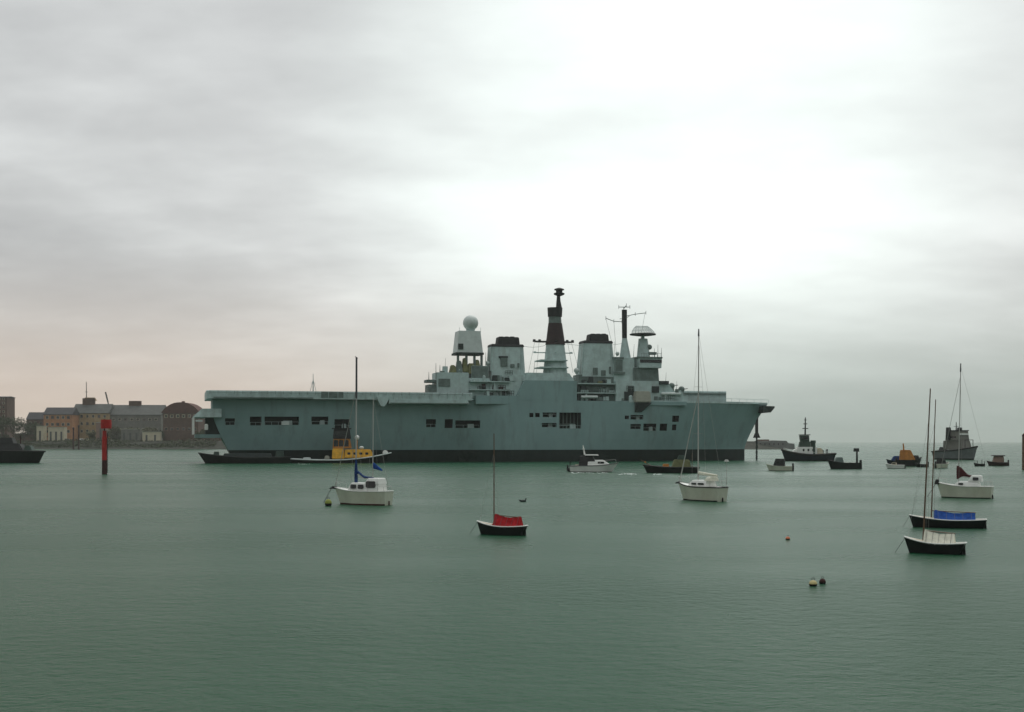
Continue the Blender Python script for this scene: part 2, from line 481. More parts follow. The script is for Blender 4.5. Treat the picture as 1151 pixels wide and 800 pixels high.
# ---- motor sailer on the right
def motor_sailer():
    loc, s = on_water(1084, 559.5)
    R = thing('motor_sailer', loc, radians(150), 'white yacht with brown-red sail cover and small wheelhouse beyond the blue-covered boat', 'sailing yacht')
    Hh = Hull(6.9, 2.4, 1.5, 2.0, 1.5, 0.5, 0.6, 0.1, 0.75, 2.2, 0.12)
    Hh.mesh(CREAM, RUBBER, WHITE).build('hull', R, True)
    Hh.rail(0.05, WHITE, 0.02).build('toe_rail', R)
    c = cabin_block(R, -1.9, 1.3, 0.9, 0.72, 1.55, 2.15, WHITE, 0.6, 0.1)
    w = cabin_block(R, -2.2, -0.5, 0.85, 0.68, 2.1, 2.95, WHITE, 0.45, 0.1, 'wheelhouse')
    for sg in (1, -1):
        window(c, 0.0, 0.6, sg * 0.87, 1.7, 1.95, sg)
        window(w, -1.85, -1.15, sg * 0.80, 2.3, 2.7, sg, slope=0.15)
    ms = MB().tube((0.75, 0, 1.6), (0.45, 0, 17.2), 0.055, 0.05, ALU, 8).build('mast', R, True)
    MB().tube((0.48, 0, 16.3), (0.45, 0, 17.4), 0.09, 0.06, ALUD, 8).tube((0.45, -0.35, 17.3), (0.45, 0.35, 17.3), 0.03, 0.03, ALUD, 5).build('masthead_light', ms)
    rings = []
    for t in range(11):
        x = 0.95 - 2.7 * t / 10
        top = 4.2 - 1.15 * sm(0.05, 0.6, t / 10) - 0.15 * t / 10
        bot = 2.35 + 0.5 * sm(0, 0.3, t / 10) - 0.25 * t / 10
        rings.append([(x, 0.2 * cos(a), (top + bot) / 2 + (top - bot) / 2 * sin(a)) for a in [2 * pi * k / 10 for k in range(10)]])
    MB().loft(rings, MARC).build('sail_cover', R, True)
    MB().tube((0.7, 0, 2.75), (-1.9, 0, 2.55), 0.05, 0.05, ALU, 8).build('boom', R, True)
    wire('forestay', (3.3, 0, 2.0), (0.5, 0, 15.6), 0.025, R)
    wire('backstay', (-3.4, 0, 1.6), (0.45, 0, 17.0), 0.012, R)
    for sg in (1, -1):
        wire('shroud', (0.5, sg * 1.1, 1.6), (0.47, 0, 15.0), 0.012, R)
    p = MB()
    for sg in (1, -1):
        p.path([(2.3, sg * 0.6, 1.8), (2.3, sg * 0.6, 2.4), (3.25, sg * 0.12, 2.65), (3.3, sg * 0.1, 2.0)], 0.02, ALU, 5)
    p.build('pulpit', R)
    MB().box(3.1, 3.75, -0.3, 0.3, 1.7, 2.35, SOOT, 0.1, 0.2, 0.1, 0.1).build('anchor_winch', R, bevel=0.04)
    wire('mooring_rope', (3.5, 0, 1.9), (4.6, 0.2, 0.05), 0.03, R, RUBBER)
    p = MB()
    for sg in (1, -1):
        p.path([(-2.6, sg * 0.9, 1.55), (-2.6, sg * 0.9, 2.15), (-3.3, sg * 0.8, 2.15), (-3.3, sg * 0.8, 1.55)], 0.02, ALU, 5)
    p.path([(-3.3, 0.8, 2.15), (-3.3, -0.8, 2.15)], 0.02, ALU, 5)
    p.build('pushpit', R)
    MB().box(-3.6, -3.3, -0.03, 0.03, -0.3, 0.5, RUBBER, 0.1, 0.1).build('rudder', R, bevel=0.02)
motor_sailer()

# ---- covered dayboats
def dayboat(px, wl, rz, L, canvas, label, mast_h, lean, hullm, mast_x, c0, c1, ch, mastm, lowcol=None):
    loc, s = on_water(px, wl)
    R = thing('keelboat', loc, radians(rz), label, 'day sailing boat', 'small keelboats moored under boom covers')
    Hh = Hull(L, L * 0.31, 0.66, 1.02, 0.74, 0.4, 0.32, 0.3, 0.6, 2.0, 0.10)
    Hh.mesh(hullm, lowcol or hullm, TEAK).build('hull', R, True)
    Hh.rail(0.045, WHITE, 0.02).build('gunwale', R, True)
    # foredeck crowned and painted pale
    rings = []
    for i in range(9):
        u = 0.66 + 0.33 * i / 8
        x, y, z = Hh.pt(u, 1.0)
        rings.append([(x, y * 0.92 * cos(a), z + 0.02 + 0.10 * sin(a) * (1 - 0.7 * i / 8)) for a in [pi * k / 8 for k in range(9)]])
    MB().loft(rings, TEAK).build('foredeck', R, True)
    # tent cover over the boom: a ridge falling aft with scalloped skirts
    n, rings = 40, []
    rw = random.Random(int(px))
    fold = [rw.uniform(-1, 1) for _ in range(41)]
    sag = [rw.uniform(0.6, 1.3) for _ in range(8)]
    for i in range(n + 1):
        t = i / n
        x = c0 + (c1 - c0) * t
        u = (x + L / 2) / L
        _, y, z = Hh.pt(u, 1.0)
        ridge = z + ch * (1.0 - 0.20 * t - 0.13 * sin(pi * t) + 0.03 * sin(9 * t)) * (1 if 0 < i < n else 0.9) + 0.012 * fold[i]
        y = y * (0.97 + 0.03 * sin(17 * t) + 0.02 * fold[(i * 7) % 41]) + 0.02
        dz = -0.07 + 0.10 * abs(sin(5 * pi * t))
        ring = []
        for k in range(9):
            a = k / 8
            w = abs(2 * a - 1)
            yy = (2 * a - 1) * y
            zz = ridge - (ridge - z - dz) * (w ** 1.15) - 0.10 * ch * sin(pi * w) * (0.6 + 0.6 * abs(sin(5 * pi * t)) + 0.5 * fold[(i * 3 + k) % 41])
            yy *= 1 + 0.035 * fold[(i * 5 + 2 * k) % 41] * w
            ring.append((x, yy, zz))
        ring += [(x, -0.0 + (1 - 2 * k / 4) * y * 0.98, z + dz - 0.02) for k in range(1, 4)]
        rings.append(ring)
    MB().loft(rings, canvas).build('boom_cover', R, True)
    for q in (0.1, 0.3, 0.5, 0.7, 0.9):
        x = c0 + (c1 - c0) * q
        _, y, z = Hh.pt((x + L / 2) / L, 1.0)
        rd = z + ch * (1.0 - 0.20 * q - 0.13 * sin(pi * q)) + 0.03
        MB().path([(x, -y * 1.03, z - 0.15), (x, -y * 1.0, z + 0.06), (x, -y * 0.5, z + (rd - z) * 0.56), (x, 0, rd), (x, y * 0.5, z + (rd - z) * 0.56), (x, y * 1.0, z + 0.06), (x, y * 1.03, z - 0.15)], 0.010, ALUD, 5).build('lashing', R)
    _, _, zm = Hh.pt((mast_x + L / 2) / L, 1.0)
    MB().tube((mast_x, 0, zm), (mast_x + lean[0], lean[1], zm + mast_h), 0.058, 0.036, mastm, 10).build('mast', R, True)
    top = Vector((mast_x + lean[0], lean[1], zm + mast_h))
    foot = Vector((mast_x, 0, zm))
    wire('forestay', (L / 2 - 0.25, 0, 1.05), foot.lerp(top, 0.80), 0.008, R)
    for sg in (1, -1):
        wire('shroud', (mast_x - 0.25, sg * L * 0.145, 0.75), foot.lerp(top, 0.8), 0.008, R)
    MB().tube((mast_x - 0.05, 0, zm + ch * 0.86), (c1 - 0.05, 0, zm + ch * 0.70), 0.04, 0.035, mastm, 8).build('boom', R, True)
    MB().box(-L / 2 - 0.02, -L / 2 + 0.25, -0.025, 0.025, -0.3, 0.6, hullm, 0.05, 0.1).build('rudder', R)
    wire('mooring_rope', (L / 2 - 0.05, 0, 0.95), (L / 2 + 0.55, 0.3, -0.05), 0.014, R, RUBBER)
    return R

dayboat(563.5, 601, 158, 4.15, REDC, 'black keelboat under a red boom cover with thin brown mast', 7.2, (0.0, 0.0), BLACKH, 0.62, 0.55, -1.7, 0.95, WOOD)
dayboat(1065, 593, 163, 6.2, BLUEC, 'black keelboat under a bright blue boom cover with white gunwale', 10.1, (-0.35, 0.1), BLACKH, 1.3, 1.1, -2.2, 0.78, WOOD)
dayboat(1050.5, 622, 152, 3.85, TARP, 'dark keelboat under an off-white boom cover', 10.0, (-0.5, 0.25), BLACKH, 0.72, 0.65, -1.25, 0.85, WOOD)

# ---- motor cruiser with a dinghy alongside its stern
def cruiser():
    loc, s = on_water(668, 530.5)
    k = 1.0 / s
    R = thing('motor_cruiser', loc, radians(-8), 'white motor cruiser under way with dark canopy just before the warship', 'motor boat')
    Hh = Hull(11.5, 3.4, 1.6, 2.3, 1.5, 0.5, 1.6, 0.1, 0.9, 2.4, 0.15)
    Hh.mesh(WHITE, RUBBER, WHITE).build('hull', R, True)
    Hh.rail(0.09, ALUD, -0.05).build('rubbing_strake', R)
    c = cabin_block(R, -1.5, 4.0, 1.25, 1.0, 1.6, 2.9, WHITE, 1.9, 0.1)
    w = cabin_block(R, -3.6, 0.8, 1.3, 1.05, 1.6, 3.9, SOOT, 1.2, 0.2, 'canopy')
    MB().box(-2.2, 1.0, -1.2, 1.2, 3.95, 4.2, WHITE, 0.2, 0.3, 0.1, 0.1).build('canopy_roof', R, bevel=0.05)
    for sg in (1, -1):
        window(c, 0.9, 2.4, sg * 1.08, 2.05, 2.5, sg)
    MB().tube((-2.3, 0, 4.1), (-2.7, 0, 6.4), 0.22, 0.10, WHITE, 8).box(-2.9, -2.3, -0.5, 0.5, 5.4, 5.6, WHITE).build('radar_arch', R)
    p = MB()
    for sg in (1, -1):
        p.path([(1.5, sg * 1.45, 1.9), (1.5, sg * 1.45, 2.7), (5.0, sg * 0.3, 3.0), (5.3, sg * 0.2, 2.2)], 0.03, ALU, 5)
    p.build('pulpit', R)
    loc2, s2 = on_water(647.5, 530)
    D = thing('inflatable_dinghy', loc2, radians(8), 'small dark inflatable dinghy with pale box close behind the white cruiser', 'dinghy')
    t = MB()
    for sg in (1, -1):
        t.path([(-1.9, sg * 0.75, 0.45), (0.8, sg * 0.75, 0.5), (1.7, sg * 0.35, 0.65), (2.0, 0, 0.72)], 0.42, RUBBER, 10)
    t.tube((-1.8, -0.75, 0.45), (-1.8, 0.75, 0.45), 0.4, 0.4, RUBBER, 10)
    t.build('tube', D, True)
    MB().box(-1.7, 1.2, -0.5, 0.5, 0.1, 0.3, SOOT).build('floorboard', D)
    MB().box(-0.3, 0.7, -0.35, 0.35, 0.3, 1.75, PALEW, 0.1, 0.15, 0.05, 0.05).build('console', D, bevel=0.05)
    MB().box(-2.3, -1.85, -0.25, 0.25, 0.3, 1.7, SOOT, 0.05, 0.1, 0.05, 0.05).build('outboard_motor', D, bevel=0.05)
    MB().path([(-1.5, -0.6, 0.7), (-1.4, -0.6, 2.6), (-1.4, 0.6, 2.6), (-1.5, 0.6, 0.7)], 0.06, SOOT, 6).build('roll_bar', D)
cruiser()

# ---- dark workboat in front of the warship's bow
def workboat():
    loc, s = on_water(754, 531.5)
    R = thing('workboat', loc, radians(176), 'low black workboat with olive and orange gear heaped on deck under warship bow', 'workboat')
    Hh = Hull(12.8, 4.2, 1.35, 1.9, 1.3, 0.5, 0.9, 0.2, 0.85, 2.6, 0.2)
    Hh.mesh(BLACKH, BLACKH, SOOT).build('hull', R, True)
    Hh.rail(0.16, RUBBER, -0.05).build('fender', R, True)
    MB().box(-4.6, -0.2, -1.3, 1.3, 1.3, 3.1, OLIVE, 0.4, 0.5, 0.2, 0.2).build('deck_tent', R, bevel=0.15)
    MB().box(-3.3, -1.5, -0.8, 0.8, 3.05, 4.1, GREENP, 0.3, 0.3, 0.2, 0.2).build('wheelhouse', R, bevel=0.1)
    MB().box(0.4, 1.9, -0.9, 0.9, 1.35, 2.1, ORANGE, 0.1, 0.1, 0.1, 0.1).build('winch', R, bevel=0.1)
    MB().box(-1.6, -0.4, -1.95, -1.4, 1.35, 1.9, PALEW, 0.1, 0.1, 0.05, 0.05).build('fish_box', R, bevel=0.05)
    MB().tube((-4.9, 0, 1.3), (-4.9, 0, 4.6), 0.09, 0.07, WOOD, 8).tube((-4.9, -0.7, 4.0), (-4.9, 0.7, 4.0), 0.05, 0.05, WOOD, 6).build('mast', R)
    MB().tube((4.6, 0, 1.7), (6.9, 0, 3.0), 0.10, 0.08, WOOD, 8).tube((5.9, -0.6, 2.5), (5.9, 0.6, 2.5), 0.22, 0.22, ORANGE, 10).build('bow_roller', R)
workboat()

# ---- tugs
def harbour_tug(px, wl, rz, L, label, hullm, housem, wheelm, funm, mast_h=9.0, name='harbour_tug', upper=True):
    loc, s = on_water(px, wl)
    R = thing(name, loc, radians(rz), label, 'tug')
    B = L * 0.36
    Hh = Hull(L, B, L * 0.085, L * 0.155, L * 0.10, 0.8, L * 0.07, L * 0.03, 0.86, 3.0, L * 0.02)
    Hh.mesh(hullm, BLACKH, SOOT).build('hull', R, True)
    Hh.rail(L * 0.014, RUBBER, 0.0).build('fender', R, True)
    z = L * 0.085
    a = MB(); a.box(-L * 0.16, L * 0.24, -B * 0.32, B * 0.32, z, z + L * 0.11, housem, 0, L * 0.03, 0.1, 0.1)
    h = a.build('deckhouse', R, bevel=0.12)
    for sg in (1, -1):
        for k in range(3):
            window(h, -L * 0.1 + k * L * 0.09, -L * 0.1 + k * L * 0.09 + L * 0.035, sg * (B * 0.32 - 0.04), z + L * 0.05, z + L * 0.085, sg)
    z2 = z + L * 0.11
    b = MB(); b.box(-L * 0.04, L * 0.17, -B * 0.25, B * 0.25, z2, z2 + L * 0.075, wheelm, 0, L * 0.02, 0.15, 0.15)
    b.build('upper_deckhouse', R, bevel=0.1)
    z3 = z2 + L * 0.075
    w = MB(); w.box(-L * 0.02, L * 0.14, -B * 0.22, B * 0.22, z3, z3 + L * 0.085, wheelm, 0.2, -0.25, -0.15, -0.15)
    wh = w.build('wheelhouse', R, bevel=0.08)
    for sg in (1, -1):
        window(wh, L * 0.005, L * 0.12, sg * (B * 0.22 + 0.12), z3 + L * 0.03, z3 + L * 0.068, sg)
    MB().box(-L * 0.035, L * 0.16, -B * 0.27, B * 0.27, z3 + L * 0.087, z3 + L * 0.098, wheelm).build('wheelhouse_roof', R, bevel=0.03)
    z4 = z3 + L * 0.098
    m = MB(); m.tube((L * 0.05, 0, z4), (L * 0.045, 0, z4 + mast_h), L * 0.016, L * 0.009, SOOT, 8)
    for t, wd in ((0.35, 0.09), (0.62, 0.06), (0.85, 0.035)):
        m.tube((L * 0.047, -L * wd, z4 + mast_h * t), (L * 0.047, L * wd, z4 + mast_h * t), L * 0.006, L * 0.006, SOOT, 6)
        m.tube((L * (0.047 - wd * 0.6), 0, z4 + mast_h * t), (L * (0.047 + wd * 0.6), 0, z4 + mast_h * t), L * 0.006, L * 0.006, SOOT, 6)
    m.build('mast', R)
    for sg in (1, -1):
        MB().lathe([(L * 0.03, z), (L * 0.028, z + L * 0.16), (L * 0.034, z + L * 0.165), (L * 0.034, z + L * 0.20)], (-L * 0.1, sg * B * 0.26, 0), funm, 12).build('funnel', R, True)
    MB().box(-L * 0.30, -L * 0.22, -B * 0.14, B * 0.14, z, z + L * 0.07, SOOT, 0.2, 0.2, 0.2, 0.2).build('towing_winch', R, bevel=0.1)
    MB().path([(-L * 0.36, -B * 0.2, z), (-L * 0.36, -B * 0.2, z + L * 0.07), (-L * 0.36, B * 0.2, z + L * 0.07), (-L * 0.36, B * 0.2, z)], L * 0.008, SOOT, 6).build('towing_bow', R)
    # lifebelt boats' white bulwark line
    r = MB()
    for sg in (1, -1):
        pts = []
        for i in range(7):
            x, y, zz = Hh.pt(0.1 + 0.85 * i / 6, 1.0)
            pts.append((x, sg * (y - 0.15), zz + L * 0.035))
            r.tube((x, sg * (y - 0.15), zz), pts[-1], 0.04, 0.04, housem, 5)
        r.path(pts, 0.045, housem, 5)
    r.build('guard_rail', R)
    return R

t1 = harbour_tug(908, 518, 176, 19.5, 'dark hulled tug with white deckhouse and tall mast off the warship bow', NAVYBL, WHITE, GREENP, GREENP, 4.6)
t1.scale = (1, 1, 1.38)
MB().box(2.8, 6.2, -1.9, 1.9, 1.95, 3.2, WHITE, 0.5, 1.2, 0.4, 0.4).build('foredeck_locker', t1, bevel=0.2)
MB().box(-5.6, -3.1, -2.0, 2.0, 1.7, 3.5, PALEW, 0.6, 0.3, 0.3, 0.3).build('after_house', t1, bevel=0.3)

def grey_tug():
    loc, s = on_water(1076, 516.5)
    R = thing('salvage_tug', loc, radians(-58), 'large grey tug seen bow-on with broad wheelhouse and white bridge band', 'tug')
    L, B = 19.0, 9.0
    Hh = Hull(L, B, 3.9, 5.6, 3.4, 0.8, 1.6, 0.4, 0.86, 3.0, 0.5)
    Hh.mesh(TUGGREY, BLACKH, SOOT).build('hull', R, True)
    Hh.rail(0.25, RUBBER, -0.3).build('fender', R, True)
    h = MB().box(-4.5, 4.6, -3.2, 3.2, 4.0, 7.6, GREYW, 0, 0.8, 0.2, 0.2).build('deckhouse', R, bevel=0.15)
    w = MB().box(-3.2, 3.2, -3.4, 3.4, 7.6, 11.4, GREYW, 0.3, 0.3, 0.4, 0.4).build('wheelhouse', R, bevel=0.12)
    for k in range(4):
        y = -2.4 + k * 1.35
        MB().box(2.9, 3.06, y, y + 1.0, 8.1, 9.5, GLASS).build('window', w)
    for sg in (1, -1):
        window(w, -2.0, 2.0, sg * 3.22, 8.1, 9.5, sg, t=0.08)
    MB().box(3.0, 3.3, -2.7, 2.7, 9.85, 10.55, WHITE).build('bridge_band', w)
    for sg in (1, -1):
        MB().box(-2.5, -0.6, sg * 3.4 - 0.75, sg * 3.4 + 0.75, 8.0, 12.9, SOOT, 0.2, 0.2, 0.1, 0.1).build('funnel', R, bevel=0.1)
    MB().box(-2.8, 3.1, -3.3, 3.3, 11.42, 11.8, SOOT).build('wheelhouse_roof', R, bevel=0.06)
    m = MB().tube((-0.5, 0, 11.8), (-0.5, 0, 15.0), 0.25, 0.12, SOOT, 8)
    m.tube((-0.5, -1.4, 13.3), (-0.5, 1.4, 13.3), 0.08, 0.08, SOOT, 6)
    m.build('mast', R)
    MB().box(-8.2, -5.6, -1.4, 1.4, 3.4, 5.0, SOOT, 0.4, 0.4, 0.3, 0.3).build('towing_winch', R, bevel=0.1)
    MB().path([(5.6, -2.4, 4.6), (5.6, -2.4, 7.9), (5.6, 2.4, 7.9), (5.6, 2.4, 4.6)], 0.12, SOOT, 6).build('bow_bitts', R)
grey_tug()

# yellow-housed tug alongside the warship
def yellow_tug():
    loc, s = on_water(384, 520.2)
    d = dist(520.2)
    R = thing('escort_tug', loc, radians(6), 'black tug with yellow deckhouse and thin pale sheer line alongside the warship', 'tug')
    L = 33.5
    Hh = Hull(L, 8.6, 0.95, 3.4, 1.35, 0.8, 2.6, 0.3, 0.85, 2.6, 0.2)
    Hh.mesh(BLACKH, BLACKH, SOOT).build('hull', R, True)
    Hh.rail(0.2, NAVYP, 0.05).build('sheer_strake', R, True)
    h = MB().box(1.0, 11.0, -2.4, 2.4, 1.7, 4.6, YELLOW, 0.2, 1.2, 0.3, 0.3).build('deckhouse', R, bevel=0.2)
    for k in range(4):
        window(h, 2.0 + 2.0 * k, 3.0 + 2.0 * k, -2.26, 2.8, 3.6, -1, t=0.05)
    MB().box(-3.2, 1.0, -2.6, 2.6, 1.4, 4.9, YELLOW, 0.2, 0.1, 0.3, 0.3).build('engine_casing', R, bevel=0.2)
    w = MB().box(-3.0, 3.4, -2.0, 2.0, 4.9, 8.2, ORANGE, 0.3, 0.6, 0.2, 0.2).build('upper_deckhouse', R, bevel=0.15)
    for k in range(3):
        window(w, -2.6 + 1.75 * k, -1.1 + 1.75 * k, -1.9, 5.3, 7.8, -1, t=0.06)
    b = MB().box(-2.9, 3.2, -2.1, 2.1, 8.2, 11.4, SOOT, 0.3, 0.5, 0.2, 0.2).build('wheelhouse', R, bevel=0.15)
    window(b, -2.2, 2.0, -2.0, 9.4, 10.7, -1, t=0.05)
    MB().box(-3.2, 3.3, -2.3, 2.3, 11.42, 11.8, SOOT).build('wheelhouse_roof', R, bevel=0.05)
    m = MB().tube((0.6, 0, 11.8), (0.6, 0, 14.6), 0.2, 0.1, SOOT, 8).tube((0.6, -1.2, 13.4), (0.6, 1.2, 13.4), 0.08, 0.08, SOOT, 6).build('mast', R)
    MB().sphere((5.2, -1.0, 8.6), 0.85, WHITE, 14).tube((5.2, -1.0, 4.6), (5.2, -1.0, 8.0), 0.2, 0.2, ORANGE, 8).build('radar_dome', R, True)
    MB().sphere((6.7, -1.2, 5.2), 0.65, WHITE, 12, (1.3, 1, 0.8)).build('liferaft', R, True)
    MB().box(-5.8, -3.9, -1.6, -0.6, 1.2, 2.5, STONE_GR, 0.3, 0.3, 0.2, 0.2).build('rescue_boat', R, bevel=0.2)
    MB().box(13.8, 15.9, -0.6, 0.6, 3.0, 4.3, WHITE, 0.2, 0.6, 0.2, 0.2).build('bow_fender', R, bevel=0.2)
    MB().box(-13.0, -10.2, -1.6, 1.6, 1.0, 1.9, NAVYP, 0.3, 0.3, 0.2, 0.2).build('towing_winch', R, bevel=0.1)
yellow_tug()

# low dark lighter under the warship's stern
def lighter():
    loc, s = on_water(275, 520.6)
    R = thing('steel_lighter', loc, radians(190), 'low black lighter lying under the warship stern', 'barge')
    L = 30.0
    Hh = Hull(L, 8.5, 1.9, 3.4, 2.0, 0.6, 2.2, 0.2, 0.95, 4.0, 0.3)
    Hh.mesh(BLACKH, BLACKH, SOOT).build('hull', R, True)
    Hh.rail(0.18, RUBBER, 0.05).build('fender', R, True)
    MB().box(-9, 7, -2.6, 2.6, 2.0, 3.3, RECESS, 0.4, 0.4, 0.3, 0.3).build('hatch_cover', R, bevel=0.1)
    MB().box(8.2, 10.2, -1.2, 1.2, 2.4, 3.9, GREENP, 0.2, 0.3, 0.2, 0.2).build('windlass', R, bevel=0.1)
    MB().box(-13, -10, -1.8, 1.8, 2.0, 4.1, GREENP, 0.2, 0.3, 0.2, 0.2).build('wheelhouse', R, bevel=0.1)
lighter()

# dark work barge cut by the left edge
def work_barge():
    loc, s = on_water(10, 520.3)
    R = thing('work_barge', loc, radians(2), 'dark steel work barge with heaped deck gear at left edge of the harbour', 'barge')
    L = 24.0
    Hh = Hull(L, 8.0, 4.2, 4.0, 4.4, 0.8, 1.9, 0.3, 0.9, 5.0, 0.4)
    Hh.mesh(BLACKH, BLACKH, SOOT).build('hull', R, True)
    Hh.rail(0.3, RUBBER, -0.1).build('fender', R, True)
    MB().box(-4.0, 5.5, -2.6, 2.6, 4.2, 6.6, SOOT, 0.8, 1.4, 0.6, 0.6).build('covered_hold', R, bevel=0.3)
    MB().box(-3.0, 2.2, -2.0, 2.0, 6.5, 8.6, SOOT, 0.6, 0.8, 0.4, 0.4).build('deck_cargo', R, bevel=0.2)
    MB().box(5.4, 8.4, -2.0, 2.0, 4.0, 5.9, GREENP, 0.5, 0.9, 0.4, 0.4).build('anchor_winch', R, bevel=0.2)
    MB().sphere((-5.6, -2.9, 5.6), 0.9, PALEW, 12, (1.5, 0.8, 1.0)).build('liferaft', R, True)
    MB().box(-9.5, -5.0, -2.2, 2.2, 4.3, 8.9, NAVYD, 0.3, 0.4, 0.2, 0.2).build('wheelhouse', R, bevel=0.15)
    MB().tube((3.9, 0, 6.5), (3.9, 0, 9.2), 0.2, 0.14, RUST, 8).build('derrick_post', R)
work_barge()

# ---- small craft on the right
def open_boat(px, wl, rz, L, label, hullm, fb, cuddy=None, cud_h=1.0, cx=(0.0, 0.3), extra=None, cat='motor boat', name='open_motorboat'):
    loc, s = on_water(px, wl)
    R = thing(name, loc, radians(rz), label, cat)
    Hh = Hull(L, L * 0.36, fb, fb * 1.5, fb, 0.4, L * 0.1, 0.1, 0.85, 2.4, 0.1)
    Hh.mesh(hullm, RUBBER, SOOT).build('hull', R, True)
    Hh.rail(0.06, hullm, 0.03).build('gunwale', R, True)
    if cuddy:
        c = MB().box(L * cx[0], L * cx[1], -L * 0.13, L * 0.13, fb, fb + cud_h, cuddy, 0.1, L * 0.1, 0.1, 0.1).build('cuddy', R, bevel=0.06)
        for sg in (1, -1):
            window(c, L * cx[0] + 0.3, L * cx[1] - L * 0.1, sg * (L * 0.13 - 0.03), fb + cud_h * 0.45, fb + cud_h * 0.85, sg)
    MB().box(-L * 0.55, -L * 0.47, -0.25, 0.25, 0.0, fb + 0.8, SOOT, 0.05, 0.1, 0.05, 0.05).build('outboard_motor', R, bevel=0.05)
    for k in (-0.3, -0.12):
        MB().box(L * k, L * k + 0.3, -L * 0.15, L * 0.15, fb * 0.85, fb * 1.06, TEAK).build('thwart', R)
    if extra: extra(R, L, fb)
    return R

open_boat(876, 529, 155, 6.6, 'small white cuddy boat with dark cabin nearest the warship bow', CREAM, 1.1, SOOT, 1.9, (-0.2, 0.22))
def gantry(R, L, fb):
    MB().tube((-L * 0.4, 0, fb), (-L * 0.4, 0, fb + 3.4), 0.28, 0.22, SOOT, 8).box(-L * 0.46, -L * 0.30, -0.5, 0.5, fb + 3.0, fb + 3.9, SOOT, 0.1, 0.1, 0.1, 0.1).build('stern_gantry', R)
    MB().box(L * 0.02, L * 0.3, -1.0, 1.0, fb, fb + 1.5, NAVYD, 0.3, 0.6, 0.2, 0.2).build('wheelhouse', R, bevel=0.1)
open_boat(948.5, 527, 178, 8.6, 'small black workboat with upright stern gantry beside the dark tug', BLACKH, 1.6, None, extra=gantry, cat='workboat', name='gantry_boat')
open_boat(1006, 526.5, 160, 5.0, 'tiny white dinghy in front of the orange workboat', WHITE, 0.9, PALEW, 0.7, (-0.1, 0.25), cat='dinghy', name='sailing_dinghy')
def orange_gear(R, L, fb):
    MB().box(-L * 0.32, L * 0.16, -1.5, 1.5, fb, fb + 3.0, ORANGE, 0.2, 1.4, 0.3, 0.3).build('wheelhouse', R, bevel=0.15)
    MB().tube((-L * 0.22, 0, fb + 3.0), (-L * 0.24, 0, fb + 4.9), 0.25, 0.18, ORANGE, 8).build('funnel', R)
    MB().box(L * 0.18, L * 0.36, -1.0, 1.0, fb, fb + 1.4, SOOT, 0.2, 0.3, 0.2, 0.2).build('winch', R, bevel=0.1)
open_boat(1022, 524, 12, 8.0, 'squat workboat with orange wheelhouse among the far moorings', BLACKH, 1.8, None, extra=orange_gear, cat='workboat', name='orange_workboat')
def tarp_heap(R, L, fb):
    MB().box(-L * 0.3, L * 0.25, -0.9, 0.9, fb, fb + 1.6, NAVYC, 0.5, 0.9, 0.3, 0.3).build('boat_cover', R, bevel=0.2)
open_boat(1006.5, 522.5, 175, 5.6, 'dark covered launch partly hidden behind the tiny white dinghy', NAVYBL, 1.2, None, extra=tarp_heap, cat='launch', name='covered_launch')
open_boat(1036, 525, 178, 3.6, 'low dark rowing boat right of the orange workboat', BLACKH, 0.8, None, cat='rowing boat', name='rowing_boat')
open_boat(1059, 526, 40, 6.6, 'white motorboat with dark cabin beneath the big grey tug', CREAM, 1.1, SOOT, 1.7, (-0.25, 0.12))
open_boat(1100.5, 524, 170, 3.0, 'low dark tender with two upright posts right of the grey tug', BLACKH, 0.7, None, cat='dinghy', name='tender',
          extra=lambda R, L, fb: MB().tube((0.5, 0, fb), (0.5, 0, fb + 1.0), 0.09, 0.09, SOOT, 6).tube((-0.8, 0, fb), (-0.8, 0, fb + 1.3), 0.09, 0.09, SOOT, 6).build('mooring_post', R))
def pink_cuddy(R, L, fb):
    MB().box(-L * 0.28, L * 0.22, -1.0, 1.0, fb, fb + 1.9, BRICKP, 0.1, 0.5, 0.2, 0.2).build('cuddy_house', R, bevel=0.1)
    MB().box(-L * 0.33, L * 0.24, -1.2, 1.2, fb + 1.92, fb + 2.2, MAROON, 0.1, 0.1, 0.1, 0.1).build('cuddy_roof', R, bevel=0.05)
open_boat(1121, 523.5, 175, 6.2, 'small reddish cabin boat near the right edge', MAROON, 1.0, None, extra=pink_cuddy, cat='fishing boat', name='fishing_boat')

# ---- buoys
def buoy(px, wl, r, label, top, bottom, sq=0.9, name='mooring_buoy', hang=0.5, group='mooring buoys on the water'):
    loc, s = on_water(px, wl)
    R = thing(name, loc, random.uniform(0, 6), label, 'buoy', group)
    n = 18
    b = MB()
    m = 10
    pts = []
    for j in range(m + 1):
        ph = -pi / 2 + pi * j / m
        pts.append((max(0.01, r * cos(ph)), r * sq * sin(ph) + r * hang))
    cut = m // 2
    b.lathe(pts[:cut + 1], (0, 0, 0), bottom, n)
    b.build('float_bottom', R, True)
    c = MB(); c.lathe(pts[cut:], (0, 0, 0), top, n); c.build('float_top', R, True)
    e = MB()
    e.path([(0.35 * r * cos(a), 0, r * (sq + hang) + 0.25 * r + 0.35 * r * sin(a)) for a in [2 * pi * k / 10 for k in range(11)]], r * 0.07, RUBBER, 5)
    e.build('ring', R)
    return R
buoy(914, 658.5, 0.21, 'pale yellow round buoy beside a black one on open water', BUOYY, RUBBER)
buoy(924.5, 656, 0.17, 'black round buoy beside the pale yellow one', RUST, RUBBER, 1.1)
buoy(885.5, 606.5, 0.17, 'small orange-topped buoy alone on open water', BUOYO, RUBBER)
buoy(369, 568.5, 0.40, 'yellow-green buoy with black base off the bow of cream two-masted yacht', BUOYG, RUBBER, 1.2, hang=0.75)
